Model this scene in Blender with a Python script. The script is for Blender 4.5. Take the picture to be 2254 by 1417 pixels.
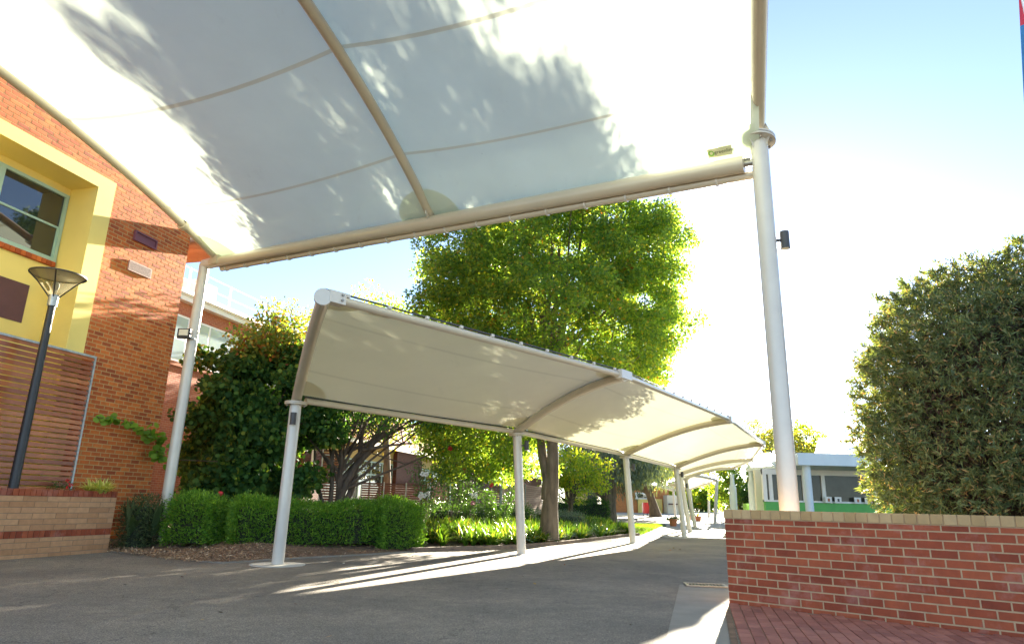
import bpy, math, random
import numpy as np
from mathutils import Matrix, Vector
random.seed(7); rng = np.random.default_rng(7)
for o in list(bpy.data.objects): bpy.data.objects.remove(o)
scene = bpy.context.scene; COL = scene.collection
R = math.radians
# ------------------------------------------------------------------ camera
PH, RO, HC, FPX = 15.3, 1.38, 1.1, 1472.6
p_, r_ = R(PH), R(RO)
FWD = np.array([0, math.cos(p_), math.sin(p_)]); U0 = np.array([0, -math.sin(p_), math.cos(p_)]); R0 = np.array([1., 0, 0])
RT = R0*math.cos(r_)+U0*math.sin(r_); UP = -R0*math.sin(r_)+U0*math.cos(r_)
cam = bpy.data.objects.new('camera', bpy.data.cameras.new('camera')); COL.objects.link(cam)
cam.data.sensor_width = 36; cam.data.lens = FPX/2254*36; cam.data.clip_start = .05; cam.data.clip_end = 1500
M = Matrix.Identity(4)
for i in range(3):
    M[i][0] = RT[i]; M[i][1] = UP[i]; M[i][2] = -FWD[i]
M[2][3] = HC
cam.matrix_world = M; scene.camera = cam
# ------------------------------------------------------------------ light
SAZ, SEL = R(20.4), R(15.7)
SUN = Vector((math.sin(SAZ)*math.cos(SEL), math.cos(SAZ)*math.cos(SEL), math.sin(SEL)))
w = bpy.data.worlds.new('World'); scene.world = w; w.use_nodes = True
nt = w.node_tree; bg = nt.nodes['Background']
sky = nt.nodes.new('ShaderNodeTexSky'); sky.sky_type = 'NISHITA'; sky.sun_disc = False
sky.sun_elevation = SEL; sky.sun_rotation = SAZ; sky.air_density = .55; sky.dust_density = .08; sky.ozone_density = .6
nt.links.new(sky.outputs[0], bg.inputs[0]); bg.inputs[1].default_value = .05
sl = bpy.data.lights.new('sun', 'SUN'); sl.energy = 5.0; sl.angle = R(.6); sl.color = (1, .9, .72)
so = bpy.data.objects.new('sun', sl); COL.objects.link(so); so.rotation_euler = SUN.to_track_quat('Z', 'Y').to_euler(); so.location = (20, 60, 40)
scene.view_settings.view_transform = 'Standard'; scene.view_settings.look = 'None'
scene.view_settings.exposure = 3.28; scene.view_settings.gamma = 1.0
scene.render.engine = 'CYCLES'
scene.cycles.max_bounces = 9; scene.cycles.diffuse_bounces = 5; scene.cycles.transmission_bounces = 6; scene.cycles.transparent_max_bounces = 8
scene.cycles.sample_clamp_indirect = 6
scene.cycles.use_denoising = True

# ------------------------------------------------------------------ helpers
def ray(px, py):
    d = FWD*FPX+RT*(px-1127)-UP*(py-708.5); return d/np.linalg.norm(d)
def tz(y): return .013*max(0., y-28)            # the ground rises gently beyond the first posts
def G(px, py):
    d = ray(px, py)
    t = -HC/d[2] if d[2] < 0 else 1e9
    if t*d[1] > 28: t = (-.013*28-HC)/(d[2]-.013*d[1])
    return (float(t*d[0]), float(t*d[1]), float(HC+t*d[2]))
def at(px, py, Y):
    d = ray(px, py); t = Y/d[1]; return (float(t*d[0]), float(Y), float(HC+t*d[2]))
AF = .2636; FD = np.array([math.sin(AF), math.cos(AF)])
def onplane(px, py, O, D, off=0.):              # -> s along D, z, for a vertical plane (off = towards the inside)
    n = np.array([D[1], -D[0]]); d = ray(px, py); P = np.array(O[:2])-n*off
    t = (P@n)/(d[:2]@n); q = t*d[:2]-P; return float(q@D), float(HC+t*d[2])

CUM = {}
def cum(o): return CUM.get(o.name, Matrix.Identity(4)) if o else Matrix.Identity(4)
def thing(name, label, cat, loc=(0, 0, 0), rz=0., group=None, kind=None):
    o = bpy.data.objects.new(name, None); COL.objects.link(o); o.empty_display_size = .2
    o.location = loc; o.rotation_euler = (0, 0, rz); CUM[o.name] = Matrix.Translation(loc) @ Matrix.Rotation(rz, 4, 'Z')
    return tag(o, label, cat, group, kind)
def tag(o, label=None, cat=None, group=None, kind=None):
    if label: o['label'] = label
    if cat: o['category'] = cat
    if group: o['group'] = group
    if kind: o['kind'] = kind
    return o
def link(name, me, mats, parent=None, smooth=False):
    if not isinstance(mats, (list, tuple)): mats = [mats]
    for m in mats: me.materials.append(m)
    if smooth: me.polygons.foreach_set('use_smooth', np.ones(len(me.polygons), bool))
    o = bpy.data.objects.new(name, me); COL.objects.link(o)
    if parent: o.parent = parent
    CUM[o.name] = cum(parent)
    return o
class MB:
    def __init__(s, T=None): s.v = []; s.f = []; s.mi = []; s.T = T
    def add(s, vs, fs, m=0):
        b = len(s.v); s.v += [tuple(v) for v in vs]; s.f += [tuple(b+i for i in f) for f in fs]; s.mi += [m]*len(fs); return s
    def box(s, x0, x1, y0, y1, z0, z1, m=0):
        return s.add([(x0,y0,z0),(x1,y0,z0),(x1,y1,z0),(x0,y1,z0),(x0,y0,z1),(x1,y0,z1),(x1,y1,z1),(x0,y1,z1)],
                     [(0,3,2,1),(4,5,6,7),(0,1,5,4),(1,2,6,5),(2,3,7,6),(3,0,4,7)], m)
    def bbox(s, x0, x1, y0, y1, z0, z1, b=.004, m=0):       # box with chamfered edges
        c = [(x0,x1),(y0,y1),(z0,z1)]; vs = []; idx = {}
        for i in (0,1):
            for j in (0,1):
                for k in (0,1):
                    for ax in range(3):
                        p = [c[0][i], c[1][j], c[2][k]]
                        for a, q in ((0,i),(1,j),(2,k)):
                            if a != ax: p[a] += b if q == 0 else -b
                        idx[(i,j,k,ax)] = len(vs); vs.append(p)
        fs = []
        for ax in range(3):
            o1, o2 = [a for a in range(3) if a != ax]
            for side in (0,1):
                loop = []
                for a, q in ((0,0),(1,0),(1,1),(0,1)):
                    t = [0,0,0]; t[ax] = side; t[o1] = a; t[o2] = q; loop.append(idx[(*t, ax)])
                fs.append(loop)
            for a in (0,1):
                for q in (0,1):
                    t0 = [0,0,0]; t0[o1] = a; t0[o2] = q; t1 = list(t0); t1[ax] = 1
                    fs.append([idx[(*t0,o1)], idx[(*t1,o1)], idx[(*t1,o2)], idx[(*t0,o2)]])
        for i in (0,1):
            for j in (0,1):
                for k in (0,1): fs.append([idx[(i,j,k,a)] for a in range(3)])
        return s.add(vs, fs, m)
    def tube(s, pts, r, n=16, caps=True, m=0):
        pts = [Vector(p) for p in pts]; rs = r if isinstance(r, (list, tuple)) else [r]*len(pts)
        N = len(pts); vs = []; fs = []
        t0 = (pts[1]-pts[0]).normalized(); ref = Vector((0, 0, 1)) if abs(t0.z) < .9 else Vector((1, 0, 0))
        u = t0.cross(ref).normalized()
        for i, p in enumerate(pts):
            t = (pts[min(i+1, N-1)]-pts[max(i-1, 0)]).normalized()
            u = (u-t*u.dot(t)).normalized(); v = t.cross(u)
            for k in range(n):
                a = 2*math.pi*k/n; vs.append(p+(u*math.cos(a)+v*math.sin(a))*rs[i])
        for i in range(N-1):
            for k in range(n):
                a, b = i*n+k, i*n+(k+1) % n; fs.append((a, b, b+n, a+n))
        if caps: fs.append(tuple(range(n-1, -1, -1))); fs.append(tuple((N-1)*n+k for k in range(n)))
        return s.add(vs, fs, m)
    def prism(s, poly, z0, z1, m=0):                        # poly in xy
        n = len(poly); return s.add([(x, y, z0) for x, y in poly]+[(x, y, z1) for x, y in poly],
            [tuple(range(n-1, -1, -1)), tuple(range(n, 2*n))]+[(i, (i+1) % n, (i+1) % n+n, i+n) for i in range(n)], m)
    def grid(s, P, m=None):                                 # P[i][j] points
        ni, nj = len(P), len(P[0]); b = len(s.v)
        s.v += [tuple(q) for row in P for q in row]
        for i in range(ni-1):
            for j in range(nj-1):
                s.f.append((b+i*nj+j, b+i*nj+j+1, b+(i+1)*nj+j+1, b+(i+1)*nj+j)); s.mi.append(m[j] if m else 0)
        return s
    def sphere(s, c, r, n=12, k=8, m=0):
        rr = r if isinstance(r, (list, tuple)) else (r, r, r)
        P = [[(c[0]+rr[0]*math.sin(math.pi*i/k)*math.cos(2*math.pi*j/n), c[1]+rr[1]*math.sin(math.pi*i/k)*math.sin(2*math.pi*j/n), c[2]+rr[2]*math.cos(math.pi*i/k)) for j in range(n+1)] for i in range(k+1)]
        return s.grid(P, [m]*n)
    def xf(s, Mx): s.v = [tuple(Mx @ Vector(v)) for v in s.v]; return s
    def build(s, name, mats, parent=None, local=False, smooth=False, loc=None):
        me = bpy.data.meshes.new(name)
        vs = s.v
        if parent and not local:
            I = cum(parent).inverted(); vs = [tuple(I @ Vector(v)) for v in vs]
        if loc: vs = [(a-loc[0], b-loc[1], c-loc[2]) for a, b, c in vs]
        me.from_pydata(vs, [], s.f); me.update()
        if len(set(s.mi)) > 1: me.polygons.foreach_set('material_index', s.mi)
        o = link(name, me, mats, parent, smooth)
        if loc: o.location = loc
        if smooth:
            try: me.set_sharp_from_angle(angle=R(40))
            except Exception: pass
        return o
def dup(o, off, parent):
    c = o.copy(); COL.objects.link(c); c.parent = parent; c.location = off; return c
def text_mesh(body, size, depth=.001):
    cu = bpy.data.curves.new('txt', 'FONT'); cu.body = body; cu.size = size; cu.extrude = depth
    o = bpy.data.objects.new('txt', cu); COL.objects.link(o)
    me = bpy.data.meshes.new_from_object(o.evaluated_get(bpy.context.evaluated_depsgraph_get()))
    bpy.data.objects.remove(o); return me

# ------------------------------------------------------------------ materials
def nodes(name):
    m = bpy.data.materials.new(name); m.use_nodes = True; t = m.node_tree
    return m, t, t.nodes['Principled BSDF'], t.nodes['Material Output']
def N(t, k, **kw):
    n = t.nodes.new(k)
    for a, b in kw.items(): setattr(n, a, b)
    return n
def ramp(t, stops, src=None):
    r = N(t, 'ShaderNodeValToRGB'); e = r.color_ramp.elements
    while len(e) < len(stops): e.new(.5)
    for q, (pos, c) in zip(e, stops): q.position = pos; q.color = (*c, 1)
    if src: t.links.new(src, r.inputs[0])
    return r
def noise(t, scale, detail=4, rough=.55, coord='Object', stretch=None):
    tc = N(t, 'ShaderNodeTexCoord'); n = N(t, 'ShaderNodeTexNoise'); n.inputs['Scale'].default_value = scale
    n.inputs['Detail'].default_value = detail; n.inputs['Roughness'].default_value = rough
    if stretch:
        mp = N(t, 'ShaderNodeMapping'); mp.inputs['Scale'].default_value = stretch; t.links.new(tc.outputs[coord], mp.inputs[0]); t.links.new(mp.outputs[0], n.inputs[0])
    else: t.links.new(tc.outputs[coord], n.inputs[0])
    return n
def mixc(t, a, b, f, mode='MIX'):
    m = N(t, 'ShaderNodeMix', data_type='RGBA', blend_type=mode)
    for inp, v in ((m.inputs[0], f), (m.inputs[6], a), (m.inputs[7], b)):
        if isinstance(v, bpy.types.NodeSocket): t.links.new(v, inp)
        elif isinstance(v, (int, float)): inp.default_value = v
        else: inp.default_value = (*v, 1)
    return m.outputs[2]
def bump(t, bs, src, strength, dist=.01):
    b = N(t, 'ShaderNodeBump'); b.inputs['Strength'].default_value = strength; b.inputs['Distance'].default_value = dist
    t.links.new(src, b.inputs['Height']); t.links.new(b.outputs[0], bs.inputs['Normal']); return b
def sc(c, k): return tuple(min(1, x*k) for x in c)
def pbr(name, col, rough=.5, var=.12, nscale=3., bmp=0., bscale=60., metal=0., coat=0., stretch=None, spec=.5):
    m, t, b, o = nodes(name)
    n = noise(t, nscale, 5, .6, stretch=stretch); r = ramp(t, [(.3, sc(col, 1-var)), (.7, sc(col, 1+var))], n.outputs['Fac'])
    t.links.new(r.outputs[0], b.inputs['Base Color']); b.inputs['Roughness'].default_value = rough
    b.inputs['Metallic'].default_value = metal; b.inputs['Coat Weight'].default_value = coat; b.inputs['Specular IOR Level'].default_value = spec
    if bmp: bump(t, b, noise(t, bscale, 3, stretch=stretch).outputs['Fac'], bmp, .01)
    return m
def island(name, stops, rough=.8, nscale=8., nvar=.25, bmp=.3, bscale=90., dirt=None, dscale=.9):
    """bricks, tiles, boards: one tone per separate piece, plus grain and stains"""
    m, t, b, o = nodes(name)
    g = N(t, 'ShaderNodeNewGeometry'); r = ramp(t, stops, g.outputs['Random Per Island'])
    n = noise(t, nscale, 6, .65); k = ramp(t, [(.25, (1-nvar,)*3), (.75, (1+nvar*.6,)*3)], n.outputs['Fac'])
    c = mixc(t, r.outputs[0], k.outputs[0], 1., 'MULTIPLY')
    if dirt:
        d = noise(t, dscale, 5, .7); dr = ramp(t, [(.52, (0, 0, 0)), (.72, (1, 1, 1))], d.outputs['Fac']); f = N(t, 'ShaderNodeMath', operation='MULTIPLY')
        t.links.new(dr.outputs[0], f.inputs[0]); f.inputs[1].default_value = dirt[1]; c = mixc(t, c, dirt[0], f.outputs[0])
    t.links.new(c, b.inputs['Base Color']); b.inputs['Roughness'].default_value = rough
    bump(t, b, noise(t, bscale, 4).outputs['Fac'], bmp, .006)
    return m
def leafm(name, stops, trans=.45, rough=.45, clump=None, cscale=.5, spec=.3, clump2=None):
    """leaves: one tone per leaf, part of the light passes through"""
    m, t, b, o = nodes(name)
    stops = [(p, (min(.8, c[0]*1.4), min(.8, c[1]*1.25), c[2])) for p, c in stops]
    g = N(t, 'ShaderNodeNewGeometry'); r = ramp(t, stops, g.outputs['Random Per Island']); c = r.outputs[0]
    if clump:
        n = noise(t, cscale, 3, .6); k = ramp(t, [(clump[1], (0, 0, 0)), (clump[1]+.12, (1, 1, 1))], n.outputs['Fac'])
        c = mixc(t, c, clump[0], k.outputs[0])
        if clump2: n2 = noise(t, 1.3, 2, .5); k2 = ramp(t, [(clump2[1], (0, 0, 0)), (clump2[1]+.03, (1, 1, 1))], n2.outputs['Fac']); c = mixc(t, c, clump2[0], k2.outputs[0])
    t.links.new(c, b.inputs['Base Color']); b.inputs['Roughness'].default_value = rough; b.inputs['Specular IOR Level'].default_value = spec
    tr = N(t, 'ShaderNodeBsdfTranslucent'); cc = mixc(t, c, (1.5, 1.45, .36), 1., 'MULTIPLY')
    gm = N(t, 'ShaderNodeGamma'); gm.inputs[1].default_value = .88; t.links.new(cc, gm.inputs[0]); t.links.new(gm.outputs[0], tr.inputs[0])
    mx = N(t, 'ShaderNodeMixShader'); mx.inputs[0].default_value = trans
    t.links.new(b.outputs[0], mx.inputs[1]); t.links.new(tr.outputs[0], mx.inputs[2]); t.links.new(mx.outputs[0], o.inputs[0])
    return m
def fabric(name, col, trans, tcol):
    m, t, b, o = nodes(name)
    n = noise(t, .7, 4, .6); r = ramp(t, [(.3, sc(col, .95)), (.7, sc(col, 1.03))], n.outputs['Fac'])
    st = noise(t, 2.2, 6, .75, stretch=(1, .35, 1)); sr = ramp(t, [(.60, (0, 0, 0)), (.80, (.22,)*3)], st.outputs['Fac'])
    vo = N(t, 'ShaderNodeTexVoronoi'); vo.inputs['Scale'].default_value = 1.7; tc = N(t, 'ShaderNodeTexCoord'); t.links.new(tc.outputs['Object'], vo.inputs[0])
    sp = ramp(t, [(.010, (.5,)*3), (.018, (0, 0, 0))], vo.outputs['Distance'])
    c = mixc(t, mixc(t, r.outputs[0], (.5, .47, .33), sr.outputs[0]), (.3, .27, .2), sp.outputs[0])
    t.links.new(c, b.inputs['Base Color'])
    b.inputs['Roughness'].default_value = .38; b.inputs['Specular IOR Level'].default_value = .4
    bump(t, b, noise(t, 1.1, 3, stretch=(1, 1, .4)).outputs['Fac'], .25, .06)
    tr = N(t, 'ShaderNodeBsdfTranslucent'); t.links.new(mixc(t, c, tuple(x/y for x, y in zip(tcol, col)), 1., 'MULTIPLY'), tr.inputs[0])
    mx = N(t, 'ShaderNodeMixShader'); mx.inputs[0].default_value = trans
    t.links.new(b.outputs[0], mx.inputs[1]); t.links.new(tr.outputs[0], mx.inputs[2]); t.links.new(mx.outputs[0], o.inputs[0])
    return m
def brickm(name, c1, c2, mortar, bw=.24, bh=.086, mw=.011, sq=0.5):
    """brickwork in the local x-z (or y-z) plane of a wall"""
    m, t, b, o = nodes(name)
    tc = N(t, 'ShaderNodeTexCoord'); sp = N(t, 'ShaderNodeSeparateXYZ'); t.links.new(tc.outputs['Object'], sp.inputs[0])
    ad = N(t, 'ShaderNodeMath', operation='ADD'); t.links.new(sp.outputs[0], ad.inputs[0]); t.links.new(sp.outputs[1], ad.inputs[1])
    cb = N(t, 'ShaderNodeCombineXYZ'); t.links.new(ad.outputs[0], cb.inputs[0]); t.links.new(sp.outputs[2], cb.inputs[1])
    br = N(t, 'ShaderNodeTexBrick'); br.offset = .5
    t.links.new(cb.outputs[0], br.inputs['Vector']); br.inputs['Scale'].default_value = 1
    br.inputs['Color1'].default_value = (*c1, 1); br.inputs['Color2'].default_value = (*c2, 1); br.inputs['Mortar'].default_value = (*mortar, 1)
    br.inputs['Mortar Size'].default_value = mw*.5; br.inputs['Mortar Smooth'].default_value = .15
    br.inputs['Brick Width'].default_value = bw; br.inputs['Row Height'].default_value = bh
    n = noise(t, 7, 6, .7); k = ramp(t, [(.25, (.78,)*3), (.75, (1.15,)*3)], n.outputs['Fac'])
    t.links.new(mixc(t, br.outputs['Color'], k.outputs[0], 1., 'MULTIPLY'), b.inputs['Base Color']); b.inputs['Roughness'].default_value = .82
    iv = N(t, 'ShaderNodeMath', operation='SUBTRACT'); iv.inputs[0].default_value = 1; t.links.new(br.outputs['Fac'], iv.inputs[1]); bump(t, b, iv.outputs[0], .6, .008)
    return m
def asphaltm():
    m, t, b, o = nodes('asphalt'); tc = N(t, 'ShaderNodeTexCoord')
    n1 = noise(t, 75, 5, .9); n2 = noise(t, .55, 5, .6); n3 = noise(t, 5, 5, .7)
    fine = ramp(t, [(.34, (.062, .053, .045)), (.5, (.175, .155, .132)), (.64, (.44, .39, .32))], n1.outputs['Fac'])
    big = ramp(t, [(.35, (.78, .77, .76)), (.65, (1.2, 1.16, 1.08))], n2.outputs['Fac']); mid = ramp(t, [(.3, (.82,)*3), (.7, (1.14,)*3)], n3.outputs['Fac'])
    c = mixc(t, mixc(t, fine.outputs[0], big.outputs[0], 1., 'MULTIPLY'), mid.outputs[0], 1., 'MULTIPLY')
    for sc_, hi, col, k in ((3.1, .03, (.55, .5, .43), 1), (11, .075, (.5, .45, .38), .8), (7, .06, (.04, .035, .03), .7)):
        vo = N(t, 'ShaderNodeTexVoronoi'); vo.inputs['Scale'].default_value = sc_; t.links.new(tc.outputs['Object'], vo.inputs[0])
        sp = ramp(t, [(hi*.5, (k,)*3), (hi, (0, 0, 0))], vo.outputs['Distance']); c = mixc(t, c, col, sp.outputs[0])
    wn_ = noise(t, 1.1, 5, .7); va = N(t, 'ShaderNodeVectorMath', operation='ADD'); t.links.new(tc.outputs['Object'], va.inputs[0]); t.links.new(wn_.outputs['Color'], va.inputs[1])
    vc = N(t, 'ShaderNodeTexVoronoi', feature='DISTANCE_TO_EDGE'); vc.inputs['Scale'].default_value = .28; t.links.new(va.outputs[0], vc.inputs[0])
    cr = ramp(t, [(.0015, (.6,)*3), (.004, (0, 0, 0))], vc.outputs['Distance']); c = mixc(t, c, (.03, .027, .024), cr.outputs[0])
    sm = noise(t, 1.6, 5, .7, stretch=(.6, 1.2, 1)); sr = ramp(t, [(.60, (0, 0, 0)), (.72, (.35,)*3)], sm.outputs['Fac']); c = mixc(t, c, (.27, .24, .20), sr.outputs[0])
    t.links.new(c, b.inputs['Base Color']); b.inputs['Roughness'].default_value = .93; bump(t, b, n1.outputs['Fac'], .6, .006)
    return m
MAT = dict(
 asphalt=asphaltm(),
 soil=pbr('soil', (.20, .125, .078), .95, .35, 6, .8, 40), mulch=island('mulch chips', [(0, (.14, .075, .04)), (.4, (.34, .205, .115)), (.8, (.52, .36, .22)), (1, (.66, .52, .36))], .9, 20, .2, .2),
 earth=pbr('earth ground', (.13, .11, .07), .95, .3, .8, .4, 20),
 concrete=pbr('concrete', (.27, .25, .215), .9, .14, 2.2, .25, 120), path=pbr('path concrete', (.34, .32, .275), .9, .1, 1.2, .2, 80),
 pad=pbr('pale concrete pad', (.55, .52, .46), .9, .12, 6, .3, 90),
 lawn=pbr('lawn', (.07, .13, .03), .9, .3, 12, .5, 50),
 steel=pbr('painted steel', (.52, .455, .345), .28, .04, 2, 0, coat=.3), steelw=pbr('white painted steel', (.58, .545, .48), .3, .05, 3, coat=.3),
 galv=pbr('galvanised steel', (.42, .45, .46), .4, .2, 14, metal=.5), black=pbr('black metal', (.022, .023, .026), .42, .2, 6), dark=pbr('dark grey metal', (.05, .05, .052), .5, .2, 8),
 sheet=fabric('canopy fabric', (.84, .89, .72), .41, (.77, .87, .74)), sheet2=fabric('cream canopy fabric', (.86, .79, .56), .31, (.70, .71, .53)), seam=fabric('fabric seam', (.74, .74, .58), .26, (.68, .72, .56)),
 seam2=fabric('faint fabric seam', (.76, .70, .48), .34, (.66, .65, .48)),
 patch=fabric('cream corner patch', (.80, .75, .55), .28, (.68, .70, .53)), patchw=fabric('white corner patch', (.80, .84, .69), .36, (.74, .83, .71)),
 bolt=pbr('bolt', (.3, .28, .25), .4, .2, 20, metal=.8),
 red_brick=island('red brick', [(0, (.25, .046, .017)), (.5, (.33, .066, .024)), (1, (.40, .092, .034))], .8, 9, .22, .35, 110, dirt=((.6, .37, .32), .30), dscale=2.2),
 mortar=pbr('mortar', (.47, .315, .18), .95, .12, 9, .4, 150),
 cap_brick=island('tan capping brick', [(0, (.42, .27, .115)), (.5, (.48, .32, .15)), (1, (.54, .37, .185))], .85, 5, .18, .5, 60),
 tan_brick=island('tan brick', [(0, (.47, .235, .11)), (.5, (.54, .285, .14)), (1, (.60, .33, .17))], .85, 10, .2, .35, 70, dirt=((.34, .19, .11), .3)),
 facade_brick=island('orange brick', [(0, (.30, .058, .014)), (.3, (.45, .094, .017)), (.7, (.56, .132, .022)), (1, (.64, .175, .032))], .8, 8, .25, .4, 80),
 mortar2=pbr('pale mortar', (.50, .34, .14), .95, .1, 8, .3, 100),
 mortar3=pbr('grey mortar', (.27, .19, .13), .95, .1, 8, .3, 100),
 paver=island('brick paver', [(0, (.28, .10, .075)), (.5, (.35, .13, .095)), (1, (.42, .17, .125))], .85, 6, .25, .4, 90, dirt=((.17, .09, .075), .4)),
 wing_brick=brickm('wing brick', (.33, .085, .045), (.42, .13, .06), (.46, .32, .2)),
 dark_brick=brickm('shade darkened brick', (.085, .024, .014), (.12, .036, .018), (.10, .07, .045)),  # tree shade over the low wing is put into this darkened brick colour
 orange_wall=brickm('orange brick wall', (.50, .18, .055), (.56, .22, .07), (.5, .3, .14)),
 yellow=pbr('yellow render', (.80, .64, .20), .8, .04, 1.5, .12, 140), yellow2=pbr('cream yellow panel', (.52, .41, .14), .8, .06, 1), maroon=pbr('maroon board', (.115, .05, .055), .75, .08, 4, .2, 200),
 sea=pbr('sea green window paint', (.36, .52, .44), .45, .05, 4), terra=pbr('terracotta', (.42, .15, .07), .8, .12, 8, .2, 60),
 rooftile=island('roof tile', [(0, (.32, .13, .07)), (.5, (.45, .2, .11)), (1, (.58, .3, .18))], .8, 5, .25), cream=pbr('cream paint', (.68, .64, .52), .6, .05, 2),
 white=pbr('white paint', (.78, .79, .78), .5, .04, 2), palebl=pbr('pale blue paint', (.60, .68, .71), .5, .05, 2), greenp=pbr('green paint', (.10, .42, .09), .55, .06, 3),
 limep=pbr('lime paint', (.25, .50, .08), .55, .06, 3), redp=pbr('red paint', (.55, .02, .03), .4, .08, 3, coat=.3), purple=pbr('mauve vent', (.20, .065, .085), .6, .08, 6), grout=pbr('vent slats', (.40, .26, .22), .7, .2, 20),
 timber=island('stained timber slats', [(0, (.27, .07, .03)), (.5, (.40, .115, .042)), (1, (.52, .175, .06))], .3, 5, .3, .3, 30),
 timber2=island('dark timber boards', [(0, (.085, .03, .02)), (.5, (.14, .05, .03)), (1, (.2, .075, .04))], .5, 6, .3, .3, 40),
 timber3=island('weathered timber boards', [(0, (.34, .19, .11)), (.5, (.45, .27, .17)), (1, (.55, .36, .24))], .6, 6, .3, .3, 40),
 soffit=island('pink soffit boards', [(0, (.42, .26, .19)), (1, (.5, .33, .25))], .6, 4, .15, .1),
 bark=pbr('grey brown bark', (.15, .115, .078), .95, .5, 7, 1., 18, stretch=(1, 1, .22)), barkd=pbr('dark bark', (.10, .075, .055), .95, .35, 9, 1., 24, stretch=(1, 1, .25)), twig=pbr('twigs', (.09, .06, .04), .95, .3, 9),
)
def glassm(name, tint=(.02, .025, .025), rough=.03):
    m, t, b, o = nodes(name); b.inputs['Base Color'].default_value = (*tint, 1); b.inputs['Roughness'].default_value = rough
    b.inputs['Specular IOR Level'].default_value = .9; b.inputs['Coat Weight'].default_value = .6; b.inputs['Coat Roughness'].default_value = .02; return m
MAT['glass'] = glassm('window glass'); MAT['glassb'] = glassm('pale reflective glass', (.34, .42, .47), .12)
def clearm():
    m, t, b, o = nodes('lamp glass'); gl = N(t, 'ShaderNodeBsdfGlossy'); gl.inputs['Roughness'].default_value = .15
    tr = N(t, 'ShaderNodeBsdfTransparent'); tr.inputs[0].default_value = (.74, .72, .62, 1); df = N(t, 'ShaderNodeBsdfTranslucent'); df.inputs[0].default_value = (.5, .48, .38, 1)
    m1 = N(t, 'ShaderNodeMixShader'); m1.inputs[0].default_value = .35; m2 = N(t, 'ShaderNodeMixShader'); m2.inputs[0].default_value = .12
    L = t.links.new; L(tr.outputs[0], m1.inputs[1]); L(df.outputs[0], m1.inputs[2]); L(m1.outputs[0], m2.inputs[1]); L(gl.outputs[0], m2.inputs[2]); L(m2.outputs[0], o.inputs[0]); return m
MAT['lampglass'] = clearm()
g = lambda a, b, c: (a, b, c)
LEAF = dict(
 maple=leafm('maple leaves', [(0, (.05, .12, .045)), (.4, (.095, .195, .045)), (.8, (.17, .27, .045)), (.985, (.27, .28, .045)), (1, (.42, .16, .04))], .62, clump=((.26, .25, .035), .64), cscale=.55, clump2=((.36, .10, .035), .73)),
 redbud=leafm('round leaves', [(0, (.018, .06, .022)), (.6, (.038, .108, .034)), (.93, (.07, .16, .04)), (1, (.17, .24, .05))], .38, .6, spec=.15),
 redbudtop=leafm('turning leaves', [(0, (.05, .12, .03)), (.6, (.11, .19, .04)), (.75, (.13, .06, .035)), (.88, (.24, .26, .05)), (.96, (.26, .1, .04)), (1, (.12, .05, .04))], .4, .5),
 hedge=leafm('hedge leaves', [(0, (.045, .13, .022)), (.5, (.085, .22, .03)), (1, (.17, .34, .045))], .35, .5), shrubd=leafm('dark shrub leaves', [(0, (.03, .06, .03)), (.6, (.05, .09, .04)), (1, (.11, .14, .08))], .2, .5),
 bush=leafm('lance leaves', [(0, (.045, .078, .045)), (.45, (.085, .125, .068)), (.8, (.14, .19, .095)), (.93, (.23, .21, .12)), (1, (.36, .22, .13))], .30, .5, clump=((.17, .13, .07), .66), cscale=1.1),
 strap=leafm('strap leaves', [(0, (.03, .085, .015)), (.6, (.06, .145, .02)), (.9, (.12, .2, .035)), (1, (.36, .3, .1))], .45, .32, spec=.5),
 cedar=leafm('blue needles', [(0, (.05, .085, .085)), (.6, (.09, .14, .14)), (1, (.16, .21, .19))], .2, .6), lime=leafm('yellow green leaves', [(0, (.1, .2, .03)), (.6, (.2, .3, .04)), (1, (.4, .38, .05))], .55, .5),
 olive=leafm('olive leaves', [(0, (.07, .11, .03)), (.6, (.14, .17, .05)), (1, (.3, .24, .06))], .45, .5), grass=leafm('grass blades', [(0, (.06, .14, .02)), (1, (.13, .24, .04))], .4, .6),
 varieg=leafm('striped leaves', [(0, (.25, .35, .1)), (.5, (.45, .5, .2)), (1, (.62, .6, .35))], .4, .5), rose=leafm('rose leaves', [(0, (.025, .07, .025)), (1, (.06, .14, .04))], .3, .4))
MAT['white_petal'] = pbr('white petals', (.8, .8, .74), .6, .05); MAT['pink_petal'] = pbr('pink petals', (.75, .22, .38), .6, .1); MAT['red_petal'] = pbr('red petals', (.6, .03, .03), .6, .1)
MAT['core'] = pbr('painted inner shade', (.022, .03, .014), .95, .3, 8)  # near-black colour carries the shade inside hedges and under the drain bars

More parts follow.
